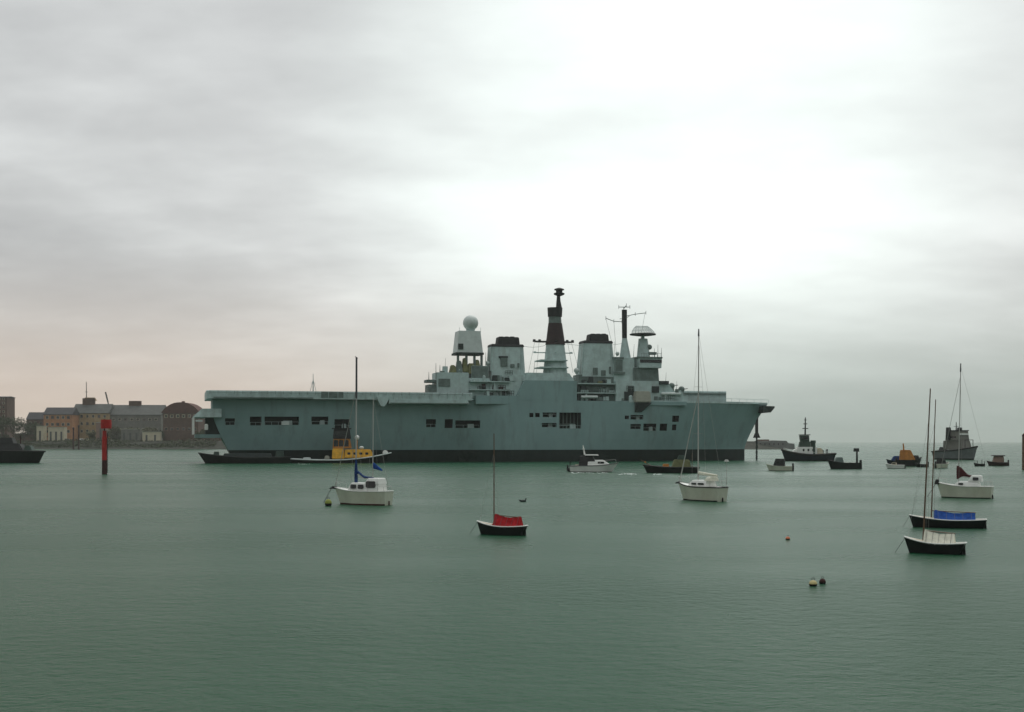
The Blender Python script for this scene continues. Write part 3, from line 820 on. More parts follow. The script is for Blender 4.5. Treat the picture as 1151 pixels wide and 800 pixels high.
def bird():
    loc, s = on_water(588, 564)
    R = MB()
    R.sphere((0, 0, 0.10), 0.30, RECESS, 14, (1.3, 0.6, 0.55))
    R.sphere((0.34, 0, 0.36), 0.10, RECESS, 10, (1.1, 0.8, 0.9))
    R.tube((0.24, 0, 0.14), (0.34, 0, 0.34), 0.09, 0.06, RECESS, 8)
    R.tube((0.40, 0, 0.35), (0.53, 0, 0.33), 0.03, 0.01, OLIVE, 6)
    R.tube((-0.3, 0, 0.15), (-0.62, 0, 0.30), 0.12, 0.02, RECESS, 8)
    o = R.build('water_bird', None, True)
    o.location = loc
    o.rotation_euler = (0, 0, radians(15))
    tag(o, 'small dark water bird floating above the red-covered boat', 'bird')
bird()

# ---- beacon pile
def beacon():
    loc, s = on_water(117.5, 533)
    d = dist(533)
    z = lambda y: H - (y - HZ) * d / F
    R = thing('beacon_pile', loc, 0, 'tall red channel beacon pile with square red topmark', 'beacon')
    MB().tube((0, 0, -2), (0, 0, z(517)), 0.58, 0.54, RUST, 14).build('pile_foot', R, True)
    MB().tube((0, 0, z(517)), (0, 0, z(491)), 0.56, 0.55, REDP, 14).build('red_band', R, True)
    MB().tube((0, 0, z(491)), (0, 0, z(484)), 0.45, 0.40, REDP, 12).build('pile_shaft', R, True)
    MB().tube((0, 0, z(484)), (0, 0, z(471)), 0.14, 0.12, RUST, 8).build('pole', R, True)
    MB().lathe([(1.12, z(481.5)), (1.18, z(476.5)), (1.12, z(471.5))], (0.35, 0, 0), REDP, 20).build('topmark', R, True)
    MB().path([(0.62, -0.2, 0.3), (0.62, -0.2, z(487))], 0.05, RUST, 6).path([(0.62, 0.2, 0.3), (0.62, 0.2, z(487))], 0.05, RUST, 6).build('ladder', R)
beacon()

def edge_pile():
    loc, s = on_water(1151.5, 528)
    R = thing('mooring_pile', loc, 0, 'brown timber mooring pile cut by right edge', 'pile')
    MB().tube((0, 0, -2), (0, 0, 8.6), 0.62, 0.55, WOOD, 12).build('shaft', R, True)
    MB().lathe([(0.6, 8.6), (0.62, 8.9), (0.1, 9.5)], (0, 0, 0), RUST, 12).build('cap', R)
edge_pile()
for i, (px, lab) in enumerate(((82.5, 'thin dark red post at the left of two by the far bank'), (88.5, 'thin dark red post at the right of two by the far bank'))):
    d = 1110
    mb = MB(); mb.tube((0, 0, -1), (0, 0, 18 + 2 * i), 0.75, 0.65, RUST, 10).lathe([(0.68, 18 + 2 * i), (0.9, 18.4 + 2 * i), (0.9, 19.5 + 2 * i), (0.2, 20 + 2 * i)], (0, 0, 0), MAROON, 10)
    o = mb.build('mooring_post', None, True)
    o.location = ((px - CX) * d / F, d, 0)
    tag(o, lab, 'post', 'posts by the far bank')

# ================================================================== the warship
TH = radians(15.1)
U = Vector((cos(TH), sin(TH)))
N = Vector((-sin(TH), cos(TH)))
ORG = Vector((-102.0, 416.0))
SHIP = thing('aircraft_carrier', (ORG.x, ORG.y, 0), TH, 'long grey light aircraft carrier with island, two funnels and ski-jump bow', 'warship')

def K(px, py, t=0.0):
    """photo pixel -> (s along the ship, z) on the plane t metres inboard of the starboard deck edge"""
    r = Vector(((px - CX) / F, 1.0))
    lam = (ORG.dot(N) + t) / r.dot(N)
    p = r * lam
    return (p - ORG).dot(U), H - (py - HZ) / F * lam

def kbox(mb, a, b, top, bot, t0, t1, material, ta=None, tb=None, ty0=0.0, ty1=0.0):
    s0, z0 = K(a, bot, t0)
    s1, _ = K(b, bot, t0)
    _, z1 = K((a + b) / 2, top, t0)
    tx0 = (K(ta, bot, t0)[0] - s0) if ta is not None else 0
    tx1 = (s1 - K(tb, bot, t0)[0]) if tb is not None else 0
    mb.box(s0, s1, t0, t1, z0, z1, material, tx0, tx1, ty0, ty1)
    return mb

def P3(px, py, t):
    s, z = K(px, py, t)
    return (s, t, z)

CL = 15.0     # centreline
ZT = 21.6     # top of the hull proper
def s_bow(z):
    a, _ = K(836.5, 510, CL)
    b, _ = K(853, 468, CL)
    c, _ = K(862, 457, CL)
    if z <= 5: return a
    if z <= 17: return a + (b - a) * ((z - 5) / 12) ** 1.15
    return b + (c - b) * (z - 17) / (ZT - 17)
def s_stern(z):
    return 2.0 + 8.0 * (1 - min(1, max(0, z) / 17)) ** 1.3
def inset(s, z):
    k = sm(88, 106, s)
    low = max(0.0, (19 - z) / 19) ** 1.5
    return (3.4 + 4.6 * low) * (1 - k) + (0.12 + 1.0 * low * low) * k
def hull_hb(s, z):
    full = CL - inset(s, z)
    sb = s_bow(z)
    s0 = 128 + 14 * min(1, max(0, z) / ZT)
    if s > s0:
        q = min(1.0, (s - s0) / (sb - s0))
        p = 1.75 + 1.1 * min(1, max(0, z) / ZT)
        full *= (1 - q ** p)
    if s < 30:
        full *= 0.80 + 0.20 * sin(pi / 2 * max(0, s) / 30)
    return max(0.25, full)

def build_hull():
    levels = [-2.0, 0.0, 2.2, 4.3, 4.9, 8.0, 11.0, 14.0, 17.0, 19.5, ZT]
    nu = 96
    mb = MB()
    v = []
    for i in range(nu + 1):
        u = i / nu
        left, right = [], []
        for z in levels:
            s = s_stern(z) + (s_bow(z) - s_stern(z)) * u
            h = hull_hb(s, z) * (0.8 if z < -1 else 1)
            left.append((s, CL - h, z)); right.append((s, CL + h, z))
        v += list(reversed(left)) + right
    nn = 2 * len(levels)
    nl = len(levels)
    g = {}
    for j in range(nu):
        for k in range(nn):
            f = [j * nn + k, j * nn + (k + 1) % nn, (j + 1) * nn + (k + 1) % nn, (j + 1) * nn + k]
            if k == nn - 1: m = DECKM
            else:
                lv = nl - 2 - k if k < nl - 1 else k - nl
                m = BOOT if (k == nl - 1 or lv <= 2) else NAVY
            g.setdefault(m, []).append(f)
    for fo in (list(range(nn)), list(range(nu * nn, nu * nn + nn))):
        # transom and stem split into strips
        o = fo[0]
        for k in range(nl - 1):
            f = [o + k, o + k + 1, o + nn - 2 - k, o + nn - 1 - k]
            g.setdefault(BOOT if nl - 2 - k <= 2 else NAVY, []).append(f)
    mb.v = v
    for m in (NAVY, BOOT, RECESS, DECKM):
        mb.mi(m)
    for m, fs in g.items():
        for f in fs:
            mb.f.append(f); mb.m.append(mb.mi(m))
    return mb.build('hull', SHIP)

hull = build_hull()

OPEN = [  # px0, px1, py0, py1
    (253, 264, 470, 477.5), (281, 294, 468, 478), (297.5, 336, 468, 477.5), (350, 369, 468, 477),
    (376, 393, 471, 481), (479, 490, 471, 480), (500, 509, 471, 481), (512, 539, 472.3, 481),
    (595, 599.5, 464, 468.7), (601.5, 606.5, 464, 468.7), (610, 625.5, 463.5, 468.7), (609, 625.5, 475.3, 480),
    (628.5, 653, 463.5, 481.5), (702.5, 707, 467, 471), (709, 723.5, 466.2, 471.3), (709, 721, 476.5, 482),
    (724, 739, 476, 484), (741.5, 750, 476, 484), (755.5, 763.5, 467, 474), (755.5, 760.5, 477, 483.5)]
cut = MB()
for m in (NAVY, BOOT, RECESS, DECKM):
    cut.mi(m)
edges = []
for a, b, c, d in OPEN:
    tt = inset(K((a + b) / 2, c, 1)[0], 15)
    s0, z1 = K(a, c, tt); s1, z0 = K(b, d, tt)
    depth = 4.5
    tc = CL - hull_hb((s0 + s1) / 2, (z0 + z1) / 2)
    if tc > tt + 1:   # bow taper
        s0, z1 = K(a, c, tc); s1, z0 = K(b, d, tc)
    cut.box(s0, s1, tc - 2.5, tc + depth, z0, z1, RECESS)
    edges.append((s0, s1, z0, z1, tc))
co = cut.build('cutter', SHIP)
bpy.context.view_layer.update()
md = hull.modifiers.new('openings', 'BOOLEAN')
md.operation = 'DIFFERENCE'; md.solver = 'EXACT'; md.object = co
dg = bpy.context.evaluated_depsgraph_get()
nm = bpy.data.meshes.new_from_object(hull.evaluated_get(dg))
hull.modifiers.clear()
old = hull.data
hull.data = nm
nm.name = 'hull_plating'
bpy.data.meshes.remove(old)
cm = co.data
bpy.data.objects.remove(co); bpy.data.meshes.remove(cm)

# stanchions, boats and lockers standing inside the larger openings
for (s0, s1, z0, z1, tc) in edges:
    w = s1 - s0
    if w > 3.0:
        r = MB()
        n = max(2, int(w / 2.2))
        for k in range(n + 1):
            x = s0 + 0.1 + (w - 0.2) * k / n
            r.tube((x, tc + 0.45, z0 - 0.02), (x, tc + 0.45, z0 + 1.05), 0.05, 0.05, NAVY2, 5)
        r.tube((s0, tc + 0.45, z0 + 1.05), (s1, tc + 0.45, z0 + 1.05), 0.05, 0.05, NAVY2, 5)
        r.build('gallery_rail', SHIP)
    if w > 4.5:
        MB().box(s0 + w * 0.55, s0 + w * 0.82, tc + 1.4, tc + 3.0, z0 - 0.02, z0 + 1.5, NAVY2, 0.1, 0.1, 0.1, 0.1).build('deck_locker', SHIP, bevel=0.05)
s0, s1, z0, z1, tc = edges[2]
w = s1 - s0
MB().box(s0 + w * 0.49, s0 + w * 0.72, tc - 0.02, tc + 1.0, z0 - 0.02, z0 + 1.25, NAVYP, 0.05, 0.05).build('screen_plate', SHIP)
s0, s1, z0, z1, tc = edges[12]
lf = MB()   # boat bay: davit frame and grille bars
for k in range(6):
    x = s0 + (s1 - s0) * (k + 0.5) / 6
    lf.box(x - 0.12, x + 0.12, tc + 1.6, tc + 1.9, z0, z1, NAVYD)
lf.build('bay_frame', SHIP)
bt = Hull(6.0, 2.0, 1.0, 1.4, 1.0, 0.4, 0.6, 0.1, 0.8, 2.2, 0.1).mesh(NAVYD, SOOT, SOOT)
bo = bt.build('ship_boat', SHIP, True)
bo.location = ((s0 + s1) / 2, tc + 3.0, z0 + 0.8)

# ---- flight deck
def flight_deck():
    rings = []
    S_E, _ = K(531, 447, 0)
    S_END, _ = K(812, 445, CL)
    S_R0 = S_END - 36
    for s in [0, 1.5, 20, 40, 60, 66, 80, S_E, S_E + 0.5, 130, S_R0 - 24, S_R0 - 12, S_R0, S_R0 + 9, S_R0 + 18, S_R0 + 27, S_END - 1.5, S_END]:
        t0 = 0.0 if s <= S_E + 0.2 else 11.5
        t1 = 33.0 if s < 150 else 33 - 7 * (s - 150) / 40
        if s <= 1.6: t0, t1 = 1.2 - s * 0.5, 31.5
        zt = 24.45
        if s > S_R0 - 40:
            zt += 2.1 * sm(S_R0 - 40, S_R0 + 4, s)
        zb = 21.75 if s < S_E + 1 else ZT + 0.02
        r = 0.25
        rings.append([(s, t0, zb), (s, t0, zt - r), (s, t0 + r, zt), (s, t1 - r, zt), (s, t1, zt - r), (s, t1, zb)])
    mb = MB()
    n = 6
    v = [p for r in rings for p in r]
    mb.v = v
    pa, pb = mb.mi(NAVY2), mb.mi(DECKM)
    for j in range(len(rings) - 1):
        for k in range(n):
            mb.f.append([j * n + k, j * n + (k + 1) % n, (j + 1) * n + (k + 1) % n, (j + 1) * n + k])
            mb.m.append(pb if k == 2 else pa)
    mb.f.append(list(range(n))); mb.m.append(pa)
    mb.f.append(list(range((len(rings) - 1) * n, len(rings) * n))); mb.m.append(pa)
    fd = mb.build('flight_deck', SHIP)
    # deck-edge fittings
    e = MB()
    for k in range(28):
        x = 2 + k * (S_E - 3) / 27.5
        e.box(x, x + 0.14, -0.3, -0.02, 22.2, 24.15, NAVY2)
    e.build('deck_edge_bracket', fd)
    r = MB()
    r.path([(1.0, -0.75, 24.35), (S_E - 1, -0.75, 24.35)], 0.05, NAVYD, 5)
    r.path([(1.0, -0.75, 23.75), (S_E - 1, -0.75, 23.75)], 0.05, NAVYD, 5)
    for k in range(34):
        r.tube((1.0 + k * (S_E - 2) / 33, -0.02, 23.3), (1.0 + k * (S_E - 2) / 33, -0.75, 24.4), 0.05, 0.05, NAVYD, 5)
    r.build('safety_net', fd)
    a0, z0 = K(361, 447, 0); a1, z1 = K(386, 440.5, 0)
    MB().box(a0, a1, -0.12, -0.003, z0, z1, NAVYD).build('gallery_panel', fd, bevel=0.03)
    a0, _ = K(240, 447, 0); a1, _ = K(352, 440, 0)
    MB().box(a0, a1, -0.45, -0.003, 21.9, 22.25, NAVYD).build('walkway', fd)
    # ski-jump ledge line
    MB().box(S_END - 32, S_END - 0.3, 10.9, 11.495, 25.3, 25.7, NAVYD).build('ramp_walkway', fd)
    return S_END
S_END = flight_deck()
# sponson swelling under the deck edge
a0, z0 = K(423, 457, 0.3); a1, z1 = K(437, 446, 0.3)
pts = []
for k in range(11):
    q = k / 10
    pts.append((a0 + (a1 - a0) * q, z1 - (z1 - z0) * sin(pi * q) ** 0.8))
MB().extrude_poly([(a0, z1 + 0.01)] + pts[1:-1] + [(a1, z1 + 0.01)], -0.9, 3.4, NAVY2).build('sponson', SHIP, bevel=0.05)
a0, z0 = K(437, 453, 0); a1, z1 = K(527, 448, 0)
MB().box(a0, a1, -0.6, 3.2, 20.4, 21.7, NAVY2, 0, 0.4, -0.0, 0).build('sponson', SHIP, bevel=0.06)
MB().box(a0 + 0.5, a1 - 0.3, -0.75, -0.61, 20.5, 20.75, NAVYD).build('rubbing_bar', SHIP)
# island sponson under the pale block: dark wedge shaped as its shadow on the hull side
a0, zt = K(715, 452.5, -0.6); a1, _ = K(732, 453, -0.6); a2, zb = K(716, 463, -0.6)
MB().loft([[(a0, -1.3, zt), (a1, -1.3, zt), (a1, 1.0, zt), (a0, 1.0, zt)], [(a0 - 0.2, 0.0, zb), (a0 + 2.4, 0.0, zb), (a0 + 2.4, 1.0, zb), (a0 - 0.2, 1.0, zb)]], RECESS).build('sponson_shadow_wedge', SHIP)

# ---- stern gallery
a0, z0 = K(216, 487, 4); a1, z1 = K(244, 459, 4)
zf, zr = K(230, 488, 4)[1], K(230, 469, 4)[1]
zt = K(230, 459, 4)[1]
g = MB()
g.box(a0, a1 + 1.5, 4.0, 26.0, zr, zt, NAVY2, 3.2, 0, 0.6, 0.6)
g.build('stern_gallery_roof', SHIP, bevel=0.1)
MB().box(a0 + 1, a1 + 8, 7.5, 24.0, zf - 1.2, zf, NAVY).build('stern_gallery_floor', SHIP, bevel=0.08)
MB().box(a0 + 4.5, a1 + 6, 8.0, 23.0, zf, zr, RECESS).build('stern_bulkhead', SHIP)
for (px, t) in ((217.5, 4.3), (217.5, 14), (217.5, 25)):
    s, _ = K(px, 480, 4.3)
    MB().box(s - 0.3, s + 0.3, t - 0.3, t + 0.3, zf, zr, WHITE).build('gallery_post', SHIP)
s, z = K(224, 473, 3.8)
MB().box(s - 1.2, s + 1.0, 3.6, 4.0, z - 0.25, z + 0.35, NAVYP).build('name_board', SHIP)
s, z = K(232, 480, 3.4)
MB().lathe([(0.55, z - 0.9), (0.6, z - 0.5), (0.6, z + 0.8), (0.3, z + 1.1)], (s, 4.6, 0), WHITE, 12).build('liferaft_canister', SHIP, True)
# deck pole aft
s, z = K(352, 438, 6)
zt = K(352, 420, 6)[1]
m = MB(); m.tube((s, 6, 24.4), (s, 6, zt), 0.22, 0.08, NAVY2, 8)
for dx in (-1.1, 1.1):
    m.tube((s + dx, 6, 24.4), (s, 6, 24.4 + 4.2), 0.08, 0.08, NAVY2, 6)
m.tube((s - 0.8, 6, 27.5), (s + 0.8, 6, 27.5), 0.07, 0.07, NAVY2, 6)
m.build('deck_light_mast', SHIP)

# ---- forecastle overhang, bulwark and anchor gear
s_tip = s_bow(ZT)
def rim(t_add, z):
    out = []
    for i in range(15):
        s = 150 + (s_tip - 150) * i / 14
        out.append((s, CL - hull_hb(s, ZT) - t_add, z))
    return out
b = MB()
st = rim(0.0, 0)
rings = []
for (s, t, _) in st:
    e = 1.2 * sm(175, 195, s)
    rings.append([(s, t - 0.05 - e * 0.2, ZT + 0.003), (s, t - 0.05 - e * 0.2, ZT + 0.75), (s, t + 0.2, ZT + 0.75), (s, t + 0.2, ZT + 0.003)])
b.loft(rings, NAVY2)
rings = [[(s, 2 * CL - t, z) for s, t, z in r] for r in rings]
b.loft(rings, NAVY2)
b.build('bulwark', SHIP)
a0, _ = K(851, 465, CL); a1, _ = K(869, 457, CL)
zt, zb = K(860, 456.6, CL)[1], K(860, 464.5, CL)[1]
MB().loft([[(a0, CL - 5.0, zb), (a0, CL + 5.0, zb), (a0, CL + 5.0, zt), (a0, CL - 5.0, zt)],
           [(a0 + 4.2, CL - 3.4, zb + 0.3), (a0 + 4.2, CL + 3.4, zb + 0.3), (a0 + 4.2, CL + 4.0, zt), (a0 + 4.2, CL - 4.0, zt)],
           [(a1, CL - 1.2, zt - 0.7), (a1, CL + 1.2, zt - 0.7), (a1, CL + 1.6, zt), (a1, CL - 1.6, zt)]], RECESS).build('bow_platform', SHIP, bevel=0.1)
r = MB()
for k in range(9):
    x = 182 + (a1 - 184) * k / 8
    t = CL - min(hull_hb(min(x, s_tip - .2), ZT), 14) + 0.4
    r.tube((x, t, ZT + 0.7), (x, t, ZT + 1.9), 0.06, 0.06, NAVY2, 5)
    if k:
        r.tube((px_, pt_, ZT + 1.9), (x, t, ZT + 1.9), 0.06, 0.06, NAVY2, 5)
    px_, pt_ = x, t
r.build('guard_rail', SHIP)
a, z = K(815, 457, 9); a2, z2 = K(857, 454, 9)
MB().box(a, a2, 9.5, 20, ZT + 0.1, z2 - 0.0, NAVY2, 4.0, 1.0, 0.5, 0.5).build('breakwater', SHIP, bevel=0.1)
# anchor and cable hanging from the bow
s, z = K(850.5, 466, CL)
ch = MB()
z_top = z
k = 0
zz = z_top
while zz > -0.8:
    if k % 2 == 0: ch.box(s - 0.36, s + 0.36, CL - 0.14, CL + 0.14, zz - 1.15, zz, RECESS, 0, 0)
    else: ch.box(s - 0.16, s + 0.16, CL - 0.36, CL + 0.36, zz - 1.15, zz, RECESS)
    zz -= 1.0
    k += 1
ch.build('anchor_cable', SHIP)
MB().box(s - 0.45, s + 0.45, CL - 0.45, CL + 0.45, z_top - 8.5, z_top - 0.5, SOOT).loft(
    [[(s - 1.1, CL - 1.0, z_top - 9.0), (s + 1.1, CL - 1.0, z_top - 9.0), (s + 1.1, CL + 1.0, z_top - 9.0), (s - 1.1, CL + 1.0, z_top - 9.0)],
     [(s - 0.5, CL - 0.5, z_top - 7.0), (s + 0.5, CL - 0.5, z_top - 7.0), (s + 0.5, CL + 0.5, z_top - 7.0), (s - 0.5, CL + 0.5, z_top - 7.0)]], SOOT).build('anchor', SHIP)

# ---- island superstructure
def part(name, args, bevel=0.1, smooth=False):
    mb = MB()
    for a in args:
        kbox(mb, *a[:7], **(a[7] if len(a) > 7 else {}))
    return mb.build(name, SHIP, smooth, bevel)

part('island_wall', [(535, 772, 450.3, 453.8, 0.15, 11.2, NAVY)], 0.05)
part('island_wall', [(579, 648.5, 427.5, 450.3, 0.15, 10.5, NAVY, dict(ta=590))], 0.05)
part('island_wall', [(590, 646, 419, 427.6, 2.0, 9.5, NAVY2, dict(ta=592, tb=640))], 0.1)
part('after_deckhouse', [(491, 527, 418.5, 444.6, 2.0, 10.5, NAVY2)], 0.12)
part('after_platform', [(482, 491.3, 432, 444.6, 2.6, 9.5, NAVYD), (480, 490.5, 426.5, 429.5, 2.4, 8, NAVYD), (481, 490.5, 443.0, 444.8, 1.5, 10, NAVY2)], 0.05)
part('recess_shade_panel', [(493, 506, 425.5, 434, 1.7, 2.003, NAVYD)], 0.04)  # raised dark panel, its colour standing for the shade of an inset
part('deckhouse', [(527, 551, 425, 447, 2.6, 10.0, NAVY2), (530, 549, 411, 425.1, 3.4, 9.5, NAVYD), (551, 580, 428, 447.2, 2.0, 10.0, NAVY2, dict(tb=577)), (553, 590, 416.5, 428.1, 2.8, 10, NAVY2)], 0.1)
part('funnel_deckhouse', [(647.5, 693, 421, 450.5, 3.0, 10.2, NAVYD, dict(ta=651, tb=692))], 0.1)  # solid block coloured dark to read as a shaded recess
part('funnel_deckhouse', [(574, 592, 421, 450.4, 2.4, 10.0, NAVY2)], 0.1)
for (a, b, y) in ((649, 693, 430.5), (648, 694, 441), (529, 574, 428.2), (528, 574, 437.5)):
    part('gallery_deck', [(a, b, y, y + 0.9, 0.7, 3.2 if a > 600 else 2.9, NAVY2)], 0.03)
part('bulwark_screen', [(535, 582, 444.5, 450.4, 0.2, 3.0, NAVY)], 0.05)
# small machinery and vents in shade along the island
rnd = random.Random(5)
def clutter(x0, x1, y0, y1, n, tr, mats, name):
    for i in range(n):
        px = rnd.uniform(x0, x1); w = rnd.uniform(2.0, 6.5); h = rnd.uniform(2.0, 7.5)
        py = y1 - rnd.choice((0, 0, rnd.uniform(0, max(0, y1 - y0 - h))))
        t = rnd.uniform(*tr)
        m = rnd.choice(mats)
        kind = rnd.random()
        mb = MB()
        if kind < 0.5:
            kbox(mb, px, px + w, py - h, py, t, t + rnd.uniform(1.0, 2.2), m, px + rnd.uniform(0, 0.8), px + w - rnd.uniform(0, 0.8))
        elif kind < 0.75:
            s, z = K(px + w / 2, py, t); s1, z1 = K(px + w / 2, py - h, t)
            r = w / 2 / 3.2
            mb.lathe([(r, z), (r, z + (z1 - z) * 0.8), (r * 0.6, z1)], (s, t + r, 0), m, 10)
        else:
            s, z = K(px, py, t); _, z1 = K(px, py - h, t)
            for k in range(4):
                mb.tube((s + k * 0.9, t, z), (s + k * 0.9, t, z1), 0.09, 0.09, m, 5)
            for q in (0.5, 1.0):
                mb.tube((s, t, z + (z1 - z) * q), (s + 2.7, t, z + (z1 - z) * q), 0.09, 0.09, m, 5)
        mb.build(name if kind < 0.75 else 'platform_rail', SHIP, bevel=0.04 if kind < 0.5 else 0)
for (a, b, y, n, ms) in ((530, 568, 428, 7, (NAVYD, NAVY2, RECESS)), (530, 568, 437.4, 8, (NAVYD, NAVY2, RECESS, MAROON)), (529, 572, 445, 9, (NAVYD, NAVY2, RECESS)),
                         (650, 687, 430.4, 8, (NAVYD, OLIVE, RECESS, NAVY2)), (649, 687, 440.9, 9, (NAVYD, RECESS, MAROON, NAVY2)), (649, 690, 450, 10, (NAVYD, RECESS, NAVY2))):
    clutter(a, b, y - 1, y, n, (0.9, 1.6), ms, 'deck_vent')
clutter(552, 588, 414, 428, 7, (1.7, 2.6), (NAVYD, NAVY2), 'deck_vent')
clutter(692, 714, 430, 450, 8, (0.6, 2.2), (NAVYD, NAVY2, RECESS), 'deck_vent')
clutter(734, 766, 436, 450, 13, (0.8, 2.2), (NAVYD, NAVY2, NAVYD), 'deck_vent')
clutter(492, 524, 415, 419, 7, (2.5, 6), (NAVYD, NAVY2), 'deck_vent')

# olive canvas-covered gear beneath the after radar tower
for (a, b, c, d) in ((506, 514, 410, 419), (513, 521, 405, 419), (520, 527, 402, 418), (526, 536, 408, 420), (534, 541, 404, 416)):
    mb = MB(); kbox(mb, a, b, c, d, 3.5, 6.5, OLIVE if (a % 2 == 0) else NAVYD, a + 1.5, b - 2, 0.6, 0.6)
    mb.build('canvas_covered_gear', SHIP, bevel=0.25)
# after radar tower with dome
def tower():
    mb = MB(); kbox(mb, 513.8, 543, 371.5, 396, 3.5, 11, NAVYP, 516.3, 540.5, 0.5, 0.5)
    T = mb.build('radar_tower', SHIP, bevel=0.08)
    mb = MB(); kbox(mb, 513, 544, 395.9, 398, 3.2, 11.3, RECESS); mb.build('tower_floor', T)
    for px in (515, 524.5, 533.5, 541.5):
        for t in (4.0, 10.2):
            mb = MB(); kbox(mb, px - 1.2, px + 1.2, 397.9, 419, t, t + 0.7, NAVYD); mb.build('tower_leg', T)
    mb = MB(); kbox(mb, 515.3, 520.8, 386, 392.3, 3.30, 3.60, RECESS); mb.build('tower_inset_shade', T)  # dark panel in place of an inset, the shade in its colour
    s, z = K(529, 362.8, 6.5)
    MB().sphere((s, 6.5, z), 2.75, NAVYP, 28).build('radar_dome', SHIP, True)
    MB().tube((s, 6.5, z - 3.6), (s, 6.5, z - 2.3), 1.3, 1.6, NAVY2, 16).build('dome_base', SHIP, True)
    r = MB()
    zt = K(529, 371.5, 3.5)[1]
    for (px, t) in ((516.5, 4.2), (524, 4.2), (533, 4.2), (540.3, 4.2), (516.5, 10), (540.3, 10)):
        q, _ = K(px, 371, t)
        r.tube((q, t, zt - 0.02), (q, t, zt + 1.2), 0.06, 0.06, NAVY2, 5)
    r.build('tower_rail', T)
tower()

def funnel(a, b, ta, tb, top, bot, cap, capt, t0, t1, vents):
    mb = MB(); kbox(mb, a, b, top, bot, t0, t1, NAVY2, ta, tb, 0.6, 0.6)
    Fn = mb.build('funnel', SHIP, bevel=0.35)
    mb = MB(); kbox(mb, ta - 0.8, tb + 0.6, top - 2.0, top + 0.6, t0 + 0.3, t1 - 0.3, SOOT, ta + 0.3, tb - 0.5, 0.3, 0.3); mb.build('funnel_flange', Fn, bevel=0.15)
    mb = MB(); kbox(mb, cap[0], cap[1], capt, top - 1.8, t0 + 1.2, t1 - 1.2, SOOT, cap[0] + 0.8, cap[1] - 0.8, 0.3, 0.3); mb.build('funnel_cap', Fn, bevel=0.2)
    for px in (cap[0] + 4, cap[0] + 10, cap[0] + 16):
        s, z = K(px, capt, t0 + 3)
        MB().lathe([(0.9, z - 0.05), (0.9, z + 0.12), (0.75, z + 0.12)], (s, t0 + 3.5, 0), SOOT, 12).build('exhaust_pipe', Fn)
    for (x0, x1, y0, y1, m) in vents:
        mb = MB(); kbox(mb, x0, x1, y0, y1, t0 - 0.25, t0 + 1.0, m); mb.build('funnel_vent', Fn, bevel=0.04)
    r = MB()
    s0, z0 = K(b - 5, bot - 2, t0 - 0.1); _, z1 = K(b - 5, top + 3, t0)
    for dx in (0, 0.5):
        r.tube((s0 + dx, t0 - 0.05, z0), (s0 + dx, t0 + 0.55, z1), 0.05, 0.05, NAVYD, 5)
    r.build('ladder', Fn)
funnel(551.5, 590.5, 553, 589, 388.5, 418, (560, 584.5), 378.5, 3.0, 10.0, [(561, 571, 400, 402, RECESS), (563, 570.5, 402, 411.5, NAVYD), (574, 578.5, 409, 413, NAVYD), (582, 584, 408, 413, NAVYD)])
funnel(653.5, 692, 657, 689, 384.5, 424, (663, 684.8), 375.3, 2.8, 10.0, [(667, 672, 413, 421, NAVYD), (676, 681, 416, 422, NAVYD), (685, 687, 412, 420, NAVYD)])

def ring_loft(mb, segs, t_mid, depth, material):
    """segs: list of (px_left, px_right, py)"""
    rings = []
    for a, b, y in segs:
        s0, z = K(a, y, t_mid); s1, _ = K(b, y, t_mid)
        d = depth * (s1 - s0) / 2
        c = (s0 + s1) / 2
        rings.append([(c + (s1 - s0) / 2 * cos(q), t_mid + d * sin(q), z) for q in [2 * pi * k / 12 + pi / 12 for k in range(12)]])
    return mb.loft(rings, material)

